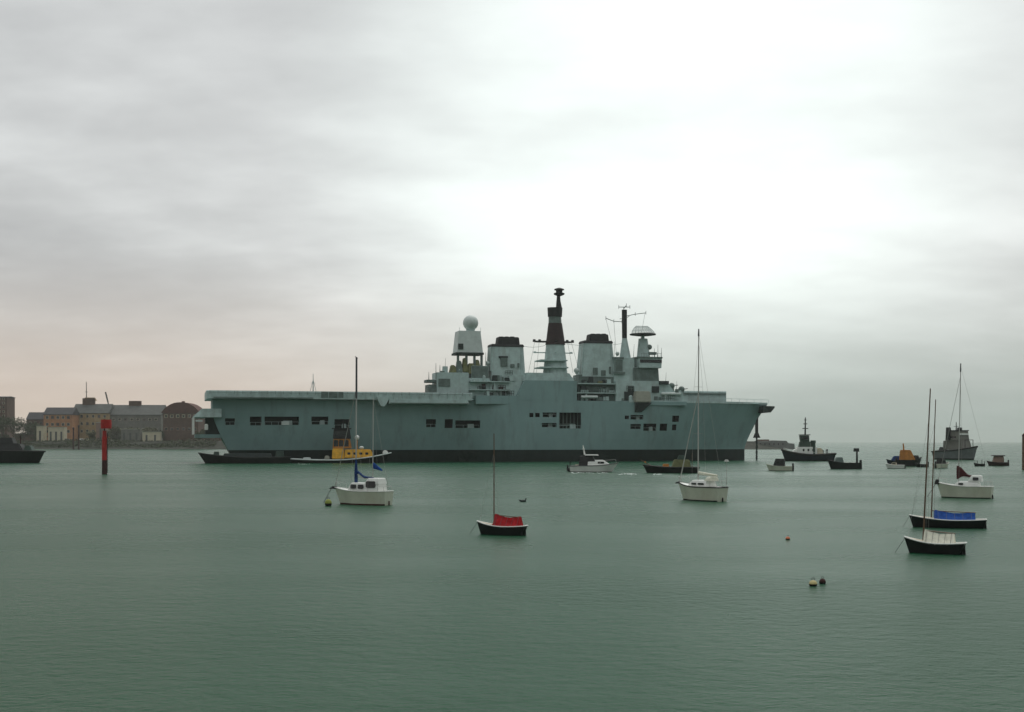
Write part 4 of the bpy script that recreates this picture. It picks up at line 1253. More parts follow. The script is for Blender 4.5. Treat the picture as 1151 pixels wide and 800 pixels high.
def main_mast():
    t = 6.0
    M = ring_loft(MB(), [(609, 639, 427), (610.5, 637.5, 420), (612.5, 636, 403), (614, 634, 387)], t, 0.8, NAVY2).build('main_mast', SHIP, True)
    ring_loft(MB(), [(613.2, 635, 387.2), (614.5, 634, 380), (616.5, 631.5, 363)], t, 0.8, MAROON).build('mast_panel', M, True)
    ring_loft(MB(), [(616.7, 631, 363.1), (616.8, 630.5, 355.7)], t, 0.8, NAVYD).build('mast_collar', M, True)
    ring_loft(MB(), [(616, 631.5, 355.8), (615.5, 632, 345.5)], t, 0.8, SOOT).build('mast_drum', M, True)
    ring_loft(MB(), [(625, 631.5, 345.6), (625.5, 630, 338), (626, 629.5, 332)], t, 1.0, SOOT).build('topmast', M, True)
    s, z = K(628.5, 328, t)
    MB().lathe([(0.5, z - 1.6), (1.9, z - 1.0), (2.0, z - 0.5), (1.2, z - 0.2), (1.2, z + 0.5), (1.9, z + 0.7), (1.7, z + 1.1), (0.5, z + 1.5)], (s, t, 0), SOOT, 14).build('masthead_aerial', M, True)
    for (x0, x1, y, r) in ((600.5, 643.5, 383.5, 0.30), (601, 642, 396, 0.2)):
        mb = MB()
        a, z = K(x0, y, t); b, _ = K(x1, y, t)
        m = SOOT if y < 390 else NAVY2
        mb.tube((a, t, z), (b, t, z), r, r, m, 8)
        for px in ((x0, x0 + 6, x1 - 6, x1) if y < 390 else (x0, x1)):
            q, _ = K(px, y, t)
            mb.box(q - 0.5, q + 0.5, t - 0.4, t + 0.4, z - 0.2, z + 0.75 * (1 if y < 390 else 0.5), m, 0.1, 0.1, 0.1, 0.1)
        if y < 390:
            for (p0, p1) in ((x0 + 2, x0 + 13), (x1 - 12, x1 - 2)):
                q0, _ = K(p0, y, t); q1, _ = K(p1, y, t)
                mb.box(q0, q1, t - 0.7, t + 0.7, z - 0.35, z + 0.1, m)
        mb.tube(((a + b) / 2, t - 4.5, z), ((a + b) / 2, t + 4.5, z), r * 0.8, r * 0.8, m, 8)
        mb.build('yardarm', M)
    r = MB()
    for px in (612, 618, 626, 634):
        q, z = K(px, 420, 2.5)
        r.tube((q, 2.5, z), (q, 2.5, z + 1.4), 0.06, 0.06, NAVYD, 5)
    r.build('mast_rail', M)
main_mast()

def fore_mast():
    t = 6.0
    M = ring_loft(MB(), [(696, 709.5, 405), (697.5, 707.5, 395), (699.5, 704.5, 379.5)], t, 0.9, NAVY2).build('fore_mast', SHIP, True)
    ring_loft(MB(), [(699.3, 704.6, 380), (699.0, 704.6, 348)], t, 1.0, SOOT).build('topmast', M, True)
    for pts in ([(699, 361.5), (690, 361), (681, 357.5)], [(704, 355), (714, 353), (726, 351.5)], [(695.5, 345), (708, 345)], [(701, 347), (704, 343)]):
        mb = MB()
        p = [P3(x, y, t) for x, y in pts]
        mb.path(p, 0.13, NAVYD, 6)
        for q in p:
            mb.tube((q[0], q[1], q[2] - 0.6), (q[0], q[1], q[2] + 0.7), 0.10, 0.10, NAVYD, 5)
        mb.build('yardarm', M)
    for sg in (-1, 1):
        q = P3(702, 358, t)
        MB().tube(q, (q[0], t + sg * 5.0, q[2] + 0.4), 0.13, 0.1, NAVYD, 6).build('yardarm', M)
    part('mast_house', [(690, 713, 402, 430, 2.6, 9.5, NAVY2), (689.5, 701.5, 401, 403.5, 2.2, 9, NAVYD), (691.5, 700, 404, 419, 1.9, 2.605, NAVYD), (690.5, 703, 417.5, 420, 1.7, 2.7, NAVYD)], 0.06)
    # aerial wire between the masts
    a, b = P3(634, 386, t), P3(699, 386, t)
    MB().path(catenary(a, b, 0.9), 0.07, NAVYD, 4).build('aerial_wire', SHIP)
    a, b = P3(589, 389, t), P3(613, 388, t)
    MB().path(catenary(a, b, 0.5), 0.07, NAVYD, 4).build('aerial_wire', SHIP)
fore_mast()

def bridge():
    part('bridge_block', [(692, 742, 428, 451, 1.6, 10.8, NAVY2, dict(tb=741)), (713, 741, 413, 428.1, 2.0, 10.2, NAVYD, dict(ta=712, tb=740)), (741, 771.5, 440, 451, 1.8, 10.5, NAVY2, dict(tb=767)), (741, 758, 431.5, 440.1, 2.2, 10, NAVY2, dict(tb=752))], 0.08)
    mb = MB(); kbox(mb, 718.5, 743.5, 402, 413.2, 0.9, 11, NAVY2, 717.5, 744.2); B = mb.build('bridge', SHIP, bevel=0.1)
    mb = MB(); kbox(mb, 719.5, 743.8, 404, 407.3, 0.80, 0.898, GLASS); mb.build('bridge_window', B)
    mb = MB(); kbox(mb, 717, 744.8, 400.8, 402.2, 0.6, 11.3, NAVYD); mb.build('bridge_roof', B)
    s, z = K(743.9, 407.3, 0.9); _, z2 = K(743.9, 404, 0.9)
    MB().box(s - 0.1, s + 0.2, 1.3, 10.5, z, z2, GLASS).build('bridge_window', B)
    r = MB()
    for px in range(721, 745, 3):
        a = P3(px, 401, 1.0)
        r.tube(a, (a[0], a[1], a[2] + 1.3), 0.06, 0.06, NAVYD, 5)
    a, b = P3(721, 397, 1.0), P3(744, 397, 1.0)
    r.tube(a, b, 0.06, 0.06, NAVYD, 5)
    r.build('bridge_rail', B)
    for px, h in ((735.5, 3.2), (739.5, 4.6), (743.5, 3.4)):
        a = P3(px, 401, 3.0)
        MB().tube(a, (a[0], a[1], a[2] + h), 0.12, 0.05, NAVYD, 6).build('whip_aerial', B)
    T = ring_loft(MB(), [(714.5, 732, 416), (716, 730.5, 402), (717, 729, 391), (718, 727.5, 380.5)], 6.0, 0.9, NAVY2).build('radar_pedestal', SHIP, True)
    a = P3(730, 390, 5.0)
    MB().sphere(a, 1.0, NAVYD, 12).build('searchlight', T, True)
    a = P3(730.5, 398, 5.0)
    MB().box(a[0] - 0.8, a[0] + 2.4, 4.2, 6.0, a[2] - 0.2, a[2] + 0.8, NAVYD).build('platform', T)
    # big dish radar: dark rim and pale curved lattice reflector above it
    t = 6.0
    s0, zb = K(708.5, 376, t); s1, _ = K(736.5, 376, t)
    c = ((s0 + s1) / 2); w = (s1 - s0) / 2
    MB().tube((c, t, zb - 1.8), (c, t, zb - 0.2), 0.7, 0.6, NAVY2, 10).build('radar_spindle', T, True)
    MB().lathe([(w * 0.55, zb - 0.35), (w * 0.97, zb - 0.05), (w, zb + 0.35), (w * 0.9, zb + 0.45)], (c, t, 0), SOOT, 24).build('radar_rim', T, True)
    d = MB()
    rings = []
    for j in range(6):
        q = j / 5
        z = zb + 0.4 + 2.9 * q
        ww = w * (0.92 - 0.45 * q ** 1.6)
        bow = 1.6 * (1 - q)
        rings.append([(c + ww * x, t - 0.6 - bow * (1 - x * x) + 1.6 * q, z) for x in [-1 + 2 * k / 8 for k in range(9)]])
    for j in range(6):
        d.path(rings[j], 0.15, NAVYP, 5)
    for k in range(9):
        d.path([rings[j][k] for j in range(6)], 0.14, NAVYP, 5)
    d.build('radar_lattice', T)
    # domes and gun on the stepped front
    for px, py, r in ((755, 433.5, 1.15), (766, 437.5, 1.2)):
        a = P3(px, py, 4.0)
        g = MB().sphere(a, r, NAVYD, 14).tube((a[0], a[1], a[2] - 2.2), a, r * 0.8, r * 0.7, NAVYD, 10)
        g.tube(a, (a[0] + 2.4, a[1] - 0.2, a[2] + 0.3), 0.15, 0.12, SOOT, 6)
        g.build('gun_mount', SHIP, True)
    mb = MB(); kbox(mb, 713.5, 732.5, 439.5, 452, -1.2, 2.2, STONE_GR, 715, 731.5, 0.3, 0.3); mb.build('covered_launcher', SHIP, bevel=0.3)
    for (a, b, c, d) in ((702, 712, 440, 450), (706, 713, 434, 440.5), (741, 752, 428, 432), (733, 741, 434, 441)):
        mb = MB(); kbox(mb, a, b, c, d, 1.2, 1.605, RECESS); mb.build('recess_shade_panel', SHIP, bevel=0.03)  # raised panels coloured dark as shaded insets
    for k in range(5):
        a = P3(746 + k * 4.2, 442.5, 1.0)
        MB().lathe([(0.5, -0.9), (0.55, -0.7), (0.55, 0.7), (0.5, 0.9)], (a[0], 1.2, a[2]), NAVYP, 10, 'x').build('liferaft_canister', SHIP, True)
    for k in range(4):
        a = P3(656 + k * 4.4, 446, 0.4)
        MB().lathe([(0.5, -0.9), (0.55, -0.7), (0.55, 0.7), (0.5, 0.9)], (a[0], 0.7, a[2]), NAVYP, 10, 'x').build('liferaft_canister', SHIP, True)
bridge()
# whip aerials on the after deckhouse
for px, py, py2, t in ((490, 426, 408, 3), (494.5, 418.5, 410, 5), (482, 429, 418, 4), (546, 411, 396, 4), (549.5, 411, 393, 5)):
    a = P3(px, py, t); b = P3(px, py2, t)
    MB().tube(a, b, 0.16, 0.06, NAVYD, 6).build('whip_aerial', SHIP)

for (x0, y0, x1, y1) in ((601, 384, 594, 419), (606, 384, 603, 419), (642, 384, 652, 421), (638, 384, 644, 419), (681, 358, 688, 386), (725, 352, 716, 402), (690, 361, 693, 402)):
    MB().tube(P3(x0, y0, 6.0), P3(x1, y1, 5.0), 0.055, 0.055, NAVYD, 4).build('halyard', SHIP)
for px, py, t, r in ((648, 420, 4.0, 1.0), (694, 400, 3.0, 0.75), (548, 411, 5.0, 0.8), (508, 417, 6.5, 0.8)):
    a = P3(px, py, t)
    MB().sphere((a[0], a[1], a[2] + r * 1.2), r, NAVYP, 14).tube(a, (a[0], a[1], a[2] + r), r * 0.5, r * 0.5, NAVY2, 8).build('satellite_dome', SHIP, True)
for px, py, h, t in ((652, 420, 5, 4), (690, 402, 6, 5), (712, 402, 5, 4), (748, 432, 4.5, 5), (760, 440, 4, 5), (586, 417, 4, 5), (556, 416, 5, 3.5), (600, 419, 4, 5), (500, 418, 5, 6)):
    a = P3(px, py, t)
    MB().tube(a, (a[0] + 0.3, a[1], a[2] + h), 0.1, 0.04, NAVYD, 5).build('whip_aerial', SHIP)
for (y, x0, x1) in ((404, 608, 638), (412, 607.5, 639)):
    part('mast_platform', [(x0, x1, y, y + 1.2, 1.8, 10.2, NAVY2)], 0.03)
# wing-walk guard rails along the island top
r = MB()
for k in range(24):
    a = P3(592 + k * 2.4, 427.5, 0.5)
    r.tube(a, (a[0], a[1], a[2] + 1.1), 0.05, 0.05, NAVY2, 5)
a, b = P3(592, 427.5, 0.5), P3(647, 427.5, 0.5)
r.tube((a[0], a[1], a[2] + 1.1), (b[0], b[1], b[2] + 1.1), 0.05, 0.05, NAVY2, 5)
r.build('guard_rail', SHIP)

# ================================================================== the far shore
D0 = 1150.0
def SX(px, y=D0): return (px - CX) * y / F
def SZ(py, y): return H - (py - HZ) * y / F

# embankment: stone apron rising to a quay, one sheet
def shore():
    mb = MB()
    prof = [(D0 - 6, -1.5), (D0, 0.6), (D0 + 10, 3.6), (D0 + 16, 6.4), (D0 + 18, 7.2), (D0 + 26, 7.4), (D0 + 420, 8.0), (D0 + 421, -1.5)]
    xs = [-1500 + i * 18 for i in range(int((SX(893) + 1500) / 18))] + [SX(893)]
    rn = random.Random(3)
    v, f = [], []
    for i, x in enumerate(xs):
        e = 1.0 if i < len(xs) - 1 else 0.02
        for k, (y, z) in enumerate(prof):
            j = rn.uniform(-1, 1) if k in (0, 1, 2, 3) else 0
            v.append((x, y + 3 * j, (z + 0.5 * j) * e if z > 0 else z))
    n = len(prof)
    for i in range(len(xs) - 1):
        for k in range(n - 1):
            f.append((i * n + k, (i + 1) * n + k, (i + 1) * n + k + 1, i * n + k + 1))
    mb.add(v, f, EARTH)
    o = mb.build('shore_land')
    tag(o, kind='structure')
shore()

def gable(px0, px1, eave, ridge, base, y, depth, wallm, roofm, label, cat='building', name='quay_building', hip=0.0, windows=None, chimneys=(), over=0.6):
    x0, x1 = SX(px0, y), SX(px1, y)
    w = x1 - x0
    R = thing(name, ((x0 + x1) / 2, y, 7.4), 0, label, cat)
    ze, zr, zb = SZ(eave, y) - 7.4, SZ(ridge, y) - 7.4, SZ(base, y) - 7.4
    MB().box(-w / 2, w / 2, 0, depth, -1.0, ze, wallm).build('wall', R)
    rf = MB()
    hx = hip * (w / 2)
    a = over
    v = [(-w / 2 - a, -a, ze), (w / 2 + a, -a, ze), (w / 2 + a, depth + a, ze), (-w / 2 - a, depth + a, ze),
         (-w / 2 - a + hx, depth / 2, zr), (w / 2 + a - hx, depth / 2, zr)]
    v += [(x, yy, z + 0.003 - 0.5) for x, yy, z in v[:4]]
    rf.add(v, [(0, 1, 5, 4), (2, 3, 4, 5), (1, 2, 5), (3, 0, 4), (6, 7, 1, 0), (7, 8, 2, 1), (8, 9, 3, 2), (9, 6, 0, 3), (9, 8, 7, 6)], roofm)
    ro = rf.build('roof', R)
    for (cpx, cw, ctop) in chimneys:
        cx = SX(cpx, y + depth / 2) - (x0 + x1) / 2
        zt = SZ(ctop, y + depth / 2) - 7.4
        MB().box(cx - cw / 2, cx + cw / 2, depth / 2 - 1.5, depth / 2 + 1.5, min(ze, zr) - 0.5, zt, BRICKD).build('chimney', ro)
    if windows:
        cols, rows, ww, wh, pad = windows
        for r_ in range(rows):
            for c in range(cols):
                xc = -w / 2 + pad + (w - 2 * pad) * (c + 0.5) / cols
                zc = zb + (ze - zb) * (r_ + 0.55) / rows
                wn = MB(); wn.box(xc - ww / 2 - 0.25, xc + ww / 2 + 0.25, -0.12, 0.1, zc - wh / 2 - 0.25, zc + wh / 2 + 0.25, PALEW if (c + r_) % 3 else BRICKP)
                wo = wn.build('window', R)
                MB().box(xc - ww / 2, xc + ww / 2, -0.2, -0.125, zc - wh / 2, zc + wh / 2, GLASS).build('pane', wo)
    return R

gable(-14, 8, 446, 445, 489, 1290, 20, BRICKD, SLATE, 'tall brown tower block at the left edge of the far shore', name='tower_block', windows=(4, 9, 1.8, 1.8, 1.5), cat='tower block')
gable(49, 81, 465.5, 457.5, 489, 1215, 20, BRICKO, SLATE, 'orange fronted terrace with dark slate roof above the pale quay wall', name='terraced_house', windows=(5, 3, 2.6, 2.6, 1.0))
gable(81, 122, 464, 453.5, 489, 1235, 24, BRICKY, SLATE2, 'yellow and brown terrace in the middle of the far quay', name='terraced_house', windows=(6, 3, 2.2, 2.6, 1.0), chimneys=((100, 12, 447.5),))
gable(122, 181, 466, 454.5, 489, 1240, 30, GREYW, SLATE2, 'long grey sheet-roofed warehouse on the far quay', name='warehouse', windows=(8, 2, 2.4, 2.0, 2.0), chimneys=((152, 12, 450.5),), cat='warehouse')
gable(30, 50, 471, 463, 489, 1260, 16, BRICKD, SLATE, 'low dark house between tower block and orange terrace', name='dark_house', windows=(3, 2, 1.8, 1.8, 1.0))
def boathouse():
    y = 1200
    x0, x1 = SX(182, y), SX(224, y)
    w = x1 - x0
    R = thing('red_roofed_hall', ((x0 + x1) / 2, y, 7.4), 0, 'dark brick hall with big curved red-brown roof left of the warship stern', 'building')
    ze, zr = SZ(463, y) - 7.4, SZ(452, y) - 7.4
    MB().box(-w / 2 + 1, w / 2 - 1, 0, 26, -1, ze, BRICKD).build('wall', R)
    prof = []
    for k in range(13):
        q = -1 + k / 6
        prof.append((w / 2 * q * 1.02, ze + (zr - ze) * (1 - abs(q) ** 2.4)))
    ro = MB().extrude_poly([(-w / 2 * 1.02, ze - 0.8)] + prof + [(w / 2 * 1.02, ze - 0.8)], -0.8, 26.8, REDROOF).build('roof', R)
    MB().box(-1.5, 1.5, 8, 12, zr - 0.8, zr + 1.3, REDROOF, 0.4, 0.4, 0.4, 0.4).build('ventilator', ro)
    for r_ in range(2):
        for c in range(6):
            xc = -w / 2 + 4 + (w - 8) * c / 5
            zc = ze * (0.86 if r_ else 0.42)
            wo = MB().box(xc - 1.5, xc + 1.5, -0.12, 0.1, zc - 1.6, zc + 1.6, PALEW if r_ else BRICKP).build('window', R)
            MB().box(xc - 1.1, xc + 1.1, -0.2, -0.125, zc - 1.2, zc + 1.2, GLASS).build('pane', wo)
boathouse()

def shed(px0, px1, top, base, y, wallm, label, name, doors=2):
    x0, x1 = SX(px0, y), SX(px1, y)
    w = x1 - x0
    R = thing(name, ((x0 + x1) / 2, y, 7.3), 0, label, 'shed')
    h = SZ(top, y) - 7.3
    MB().box(-w / 2, w / 2, 0, 8, -0.5, h, wallm).build('wall', R)
    MB().box(-w / 2 - 0.4, w / 2 + 0.4, -0.4, 8.4, h + 0.003, h + 0.5, STONE_GR, 0, 0, 0, 3).build('roof', R)
    for k in range(doors):
        xc = -w / 2 + w * (k + 0.5) / doors
        MB().box(xc - 0.9, xc + 0.9, -0.12, 0.1, -0.2, h * 0.7, SLATE2).build('door', R)
shed(54, 72, 480.3, 488, 1180, PALEW, 'long pale quayside shed below the orange terrace', 'quay_shed', 3)
shed(41, 49, 479, 487, 1182, PALEW, 'small pale hut left of the long quayside shed', 'quay_hut', 1)
shed(136, 157, 482.5, 489, 1182, GREYW, 'grey-white flat-roofed shed before the warehouse', 'quay_shed', 3)
shed(160, 179, 485.5, 490, 1180, PALEW, 'low yellowish shed near the red-roofed hall', 'quay_shed', 2)
shed(108, 118, 475, 483, 1190, BRICKP, 'pinkish hut beside the red beacon topmark', 'quay_hut', 1)

def van(px, label, col, cat='van', L=5.2, h=2.6):
    y = 1176
    R = thing('parked_van', (SX(px, y), y, 7.36), random.choice((0, pi)), label, cat, 'vehicles parked on the far quay')
    prof = [(-L / 2, 0.5), (L / 2, 0.5), (L / 2, 1.3), (L * 0.36, 1.45), (L * 0.26, h * 0.93), (L * 0.2, h), (-L / 2 + 0.1, h), (-L / 2, h - 0.2)]
    MB().extrude_poly(prof, -1.0, 1.0, col).build('body', R, bevel=0.06)
    for sx in (-0.32, 0.3):
        for sg in (-1, 1):
            w = MB()
            w.tube((L * sx, sg * 0.75, 0.4), (L * sx, sg * 1.04, 0.4), 0.4, 0.4, RUBBER, 12)
            w.build('wheel', R)
    MB().box(L * 0.2, L * 0.31, -1.03, 1.03, 1.55, 2.2, GLASS, 0.0, 0.25).build('windscreen', R)
van(91.5, 'white van parked between the red posts and the beacon', WHITE)
van(97.5, 'white van with dark load nearest the beacon', PALEW)
van(103, 'dark van parked right beside the beacon', SLATE2)
van(76, 'pale grey van just right of the long quayside shed', GREYW)
van(126, 'small pale car parked right of the beacon', STONE_GR, 'car', 4.2, 1.5)

def dock_crane():
    y = 1310
    R = thing('dock_crane', (SX(100, y), y, 7.8), 0, 'pale lattice mast crane rising behind the terraces', 'crane')
    zt = SZ(429, y) - 7.8; zp = SZ(449, y) - 7.8
    m = MB()
    for sx in (-1, 1):
        for sy in (-1, 1):
            m.tube((sx * 1.3, sy * 1.3, 0), (sx * 0.9, sy * 0.9, zp), 0.3, 0.25, PALEW, 6)
    for k in range(10):
        q = zp * k / 10; q2 = zp * (k + 1) / 10
        m.tube((-1.2, -1.2, q), (1.2, -1.2, q2), 0.16, 0.16, PALEW, 5)
        m.tube((1.2, -1.2, q), (-1.2, -1.2, q2), 0.16, 0.16, PALEW, 5)
    m.build('tower', R)
    MB().tube((-2.6, 0, zp), (-2.8, 0, zt), 0.55, 0.35, GREYW, 8).tube((-4.2, 0, zp + 8), (-1.2, 0, zp + 8), 0.25, 0.25, GREYW, 6).build('mast', R)
    MB().box(-4.5, 8, -1.6, 1.6, zp - 1.2, zp + 2.2, BRICKY, 0.5, 2.0, 0.3, 0.3).build('machinery_house', R)
dock_crane()
def jib():
    y = 1300
    R = thing('jib_crane', (SX(123, y), y, 7.8), 0, 'dark slanting jib crane behind the warehouse roof', 'crane')
    zb = SZ(460, y) - 7.8
    MB().box(-2, 2, -2, 2, 0, zb, SLATE2, 0.4, 0.4, 0.4, 0.4).build('tower', R)
    xa = SX(119, y) - SX(123, y)
    z1, z2 = SZ(452, y) - 7.8, SZ(440.5, y) - 7.8
    MB().tube((0, 0, zb), (xa * 0.4, 0, z1), 0.7, 0.6, SLATE2, 8).tube((xa * 0.4, 0, z1), (xa * 1.1, 0, z2), 0.8, 0.8, SLATE2, 8).build('jib', R)
jib()

def tree(px, base_y, hgt, wid, y, label, material, seed, name='quay_tree'):
    rn = random.Random(seed)
    R = thing(name, (SX(px, y), y, 7.3), rn.uniform(0, 6), label, 'tree', 'trees on the far shore')
    t = MB()
    t.tube((0, 0, -0.5), (0.2, 0, hgt * 0.5), 0.35, 0.2, BARK, 8)
    tips = []
    for k in range(6):
        a = k * 1.05 + rn.uniform(-0.3, 0.3)
        tip = Vector((cos(a) * wid * 0.32, sin(a) * wid * 0.32, hgt * rn.uniform(0.5, 0.85)))
        t.tube((0.1, 0, hgt * rn.uniform(0.25, 0.45)), tip, 0.15, 0.05, BARK, 5)
        tips.append(tip)
    t.build('trunk', R)
    c = MB()
    i = c.mi(material)
    cl = [(p, rn.uniform(0.22, 0.36)) for p in tips] + [(Vector((rn.uniform(-.3, .3) * wid, rn.uniform(-.3, .3) * wid, hgt * rn.uniform(0.14, 0.85))), rn.uniform(0.2, 0.36)) for _ in range(11)]
    for p, r in cl:
        for _ in range(60):
            d = Vector((rn.gauss(0, 1), rn.gauss(0, 1), rn.gauss(0, 0.8))).normalized() * (rn.random() ** 0.4)
            q = p + Vector((d.x * r * wid, d.y * r * wid, d.z * r * hgt * 0.6))
            e = rn.uniform(0.3, 0.75)
            a = Vector((rn.gauss(0, 1), rn.gauss(0, 1), rn.gauss(0, 1))).normalized()
            b = a.orthogonal().normalized()
            n0 = len(c.v)
            c.v += [tuple(q + a * e), tuple(q + b * e), tuple(q - a * e), tuple(q - b * e)]
            c.f.append([n0, n0 + 1, n0 + 2, n0 + 3]); c.m.append(i)
    c.build('crown', R)
T = [(3, 27, 24, 1225, 'dark broad tree below the tower block at far left', FOLI), (15, 26, 24, 1232, 'dark tree in front of the tower block base', FOLI),
     (27, 23, 22, 1228, 'rounded dark tree left of the low dark house', FOLI), (37, 20, 18, 1222, 'dark tree in front of the low dark house', FOLI),
     (45, 15, 13, 1208, 'dark tree at the left end of orange terrace', FOLI), (118, 13, 12, 1200, 'olive bushy tree behind the red beacon', FOLI2),
     (131, 15, 14, 1212, 'olive tree at the left end of the warehouse', FOLI2), (146, 14, 14, 1206, 'olive tree at the middle of the warehouse', FOLI2),
     (157, 13, 13, 1210, 'olive tree right of the warehouse middle', FOLI2), (170, 15, 16, 1204, 'spreading olive tree at the right end of the warehouse', FOLI2),
     (178, 11, 10, 1196, 'small dark tree against the red-roofed hall', FOLI), (103, 10, 9, 1196, 'small olive tree before the yellow terrace', FOLI2),
     (228, 12, 12, 1190, 'dark tree right of the red-roofed hall by the warship stern', FOLI)]
for k, (px, h, w, y, lab, m) in enumerate(T):
    tree(px, 0, h, w, y, lab, m, 40 + k)

def undergrowth():
    rn = random.Random(8)
    c = MB(); i = c.mi(FOLI)
    for _ in range(5200):
        x = rn.uniform(SX(-40), SX(240))
        k = rn.random()
        y = D0 + 3 + 19 * k
        z = 1.6 + 6.4 * k + rn.uniform(-0.3, 1.2) * (1 + sin(x * 0.06))
        e = rn.uniform(0.4, 0.95)
        a = Vector((rn.gauss(0, 1), rn.gauss(0, 1), rn.gauss(0, 1))).normalized()
        b = a.orthogonal().normalized()
        q = Vector((x, y, z))
        n0 = len(c.v)
        c.v += [tuple(q + a * e), tuple(q + b * e), tuple(q - a * e), tuple(q - b * e)]
        c.f.append([n0, n0 + 1, n0 + 2, n0 + 3]); c.m.append(i)
    tag(c.build('undergrowth'), 'dark scrub growing along the far embankment', 'scrub', kind='stuff')
undergrowth()

def boundary_wall():
    y = 1345
    x0, x1 = SX(-60, y), SX(262, y)
    R = thing('boundary_wall', ((x0 + x1) / 2, y, 7.5), 0, 'long low dark brick wall behind the quay buildings', 'wall')
    w = x1 - x0
    MB().box(-w / 2, w / 2, 0, 1.2, -0.5, 8.0, BRICKD).build('brickwork', R)
    MB().box(-w / 2 - 0.2, w / 2 + 0.2, -0.3, 1.5, 8.003, 8.5, SLATE2).build('coping', R)
boundary_wall()

# low stone fort wall beyond the warship's bow
def fort():
    y = 1165
    R = thing('harbour_fort', (SX(872, y), y, 0), 0, 'low grey stone harbour wall beyond the warship bow', 'sea wall')
    w = SX(888, y) - SX(845, y)
    pts = [(-w / 2, -1), (w / 2, -1), (w / 2 - 0.5, SZ(498.5, y)), (w * 0.33, SZ(498, y)), (w * 0.28, SZ(495.3, y)), (-w * 0.1, SZ(494.8, y)), (-w * 0.14, SZ(495.8, y)), (-w / 2, SZ(495.6, y))]
    wl = MB().extrude_poly(pts, 0, 12, FORT).build('wall', R)
    for k in range(6):
        x = -w / 2 + 3 + k * 4.2
        MB().box(x, x + 1.1, -0.08, 0.1, 4.0, 5.6, SOOT).build('embrasure', wl)
    MB().box(-w * 0.45, -w * 0.15, 3, 9, SZ(495.6, y) + 0.003, SZ(495.6, y) + 1.5, BRICKD, 0.3, 0.3, 0.3, 0.3).build('parapet', R)
fort()

# ---- foam of the passing cruiser
def foam():
    rn = random.Random(2)
    c = MB(); i = c.mi(FOAMM)
    for (p0, p1, wl, n) in ((690, 716, 533.0, 34), (731, 745, 533.2, 16), (642, 684, 531.4, 30), (330, 350, 521.5, 8)):
        for _ in range(n):
            px = rn.uniform(p0, p1)
            y = wl + rn.gauss(0, 0.35)
            (x, yy, _z), s = on_water(px, y)
            w = rn.uniform(0.06, 0.4); h = rn.uniform(0.08, 0.3)
            n0 = len(c.v)
            z = 0.03 + rn.uniform(0, 0.06)
            m = rn.randint(5, 7)
            ring = [(x + w * cos(2 * pi * k / m) * rn.uniform(.7, 1.2), yy + h * sin(2 * pi * k / m) * rn.uniform(.7, 1.2), z - 0.04) for k in range(m)]
            c.v += ring + [(x, yy, z + 0.08)]
            for k in range(m):
                c.f.append([n0 + k, n0 + (k + 1) % m, n0 + m]); c.m.append(i)
    tag(c.build('wake_foam'), 'white flecks of foam in the cruiser wake', 'foam', kind='stuff')
foam()

# ================================================================== water
def water():
    m = bpy.data.materials.new('harbour_water')
    m.use_nodes = True
    nt = m.node_tree
    b = nt.nodes['Principled BSDF']
    b.inputs['Base Color'].default_value = (0.008, 0.064, 0.029, 1)
    b.inputs['Roughness'].default_value = 0.28
    b.inputs['IOR'].default_value = 1.17
    tc = nt.nodes.new('ShaderNodeTexCoord')
    def noise(scale, stretch, rot, detail, rough=0.55):
        mp = nt.nodes.new('ShaderNodeMapping')
        mp.inputs['Scale'].default_value = stretch
        mp.inputs['Rotation'].default_value = (0, 0, radians(rot))
        nt.links.new(tc.outputs['Object'], mp.inputs['Vector'])
        n = nt.nodes.new('ShaderNodeTexNoise')
        n.inputs['Scale'].default_value = scale
        n.inputs['Detail'].default_value = detail
        n.inputs['Roughness'].default_value = rough
        nt.links.new(mp.outputs['Vector'], n.inputs['Vector'])
        return n.outputs['Fac']
    a = noise(1.3, (0.75, 1.0, 1), 14, 6, 0.65)
    c = noise(3.6, (0.8, 1.0, 1), -24, 4)
    e = noise(0.03, (0.5, 1.0, 1), 8, 4)
    def math_(op, x, y):
        n = nt.nodes.new('ShaderNodeMath'); n.operation = op
        for k, q in enumerate((x, y)):
            if isinstance(q, float): n.inputs[k].default_value = q
            else: nt.links.new(q, n.inputs[k])
        return n.outputs[0]
    # breeze patches: choppier here, calmer there
    amp = math_('MAXIMUM', math_('ADD', math_('MULTIPLY', e, 1.7), -0.15), 0.2)
    hgt = math_('MULTIPLY', math_('ADD', math_('MULTIPLY', a, 1.0), math_('MULTIPLY', c, 0.34)), amp)
    bp = nt.nodes.new('ShaderNodeBump')
    bp.inputs['Strength'].default_value = 1.0
    bp.inputs['Distance'].default_value = 0.45
    nt.links.new(hgt, bp.inputs['Height'])
    nt.links.new(bp.outputs['Normal'], b.inputs['Normal'])
    nt.links.new(math_('ADD', math_('MULTIPLY', e, 0.18), 0.18), b.inputs['Roughness'])
    me = bpy.data.meshes.new('water')
    S = 5200
    me.from_pydata([(-S, -600, 0), (S, -600, 0), (S, 9000, 0), (-S, 9000, 0)], [], [(0, 1, 2, 3)])
    me.materials.append(m)
    o = bpy.data.objects.new('water', me)
    COL.objects.link(o)
    tag(o, kind='structure')
water()

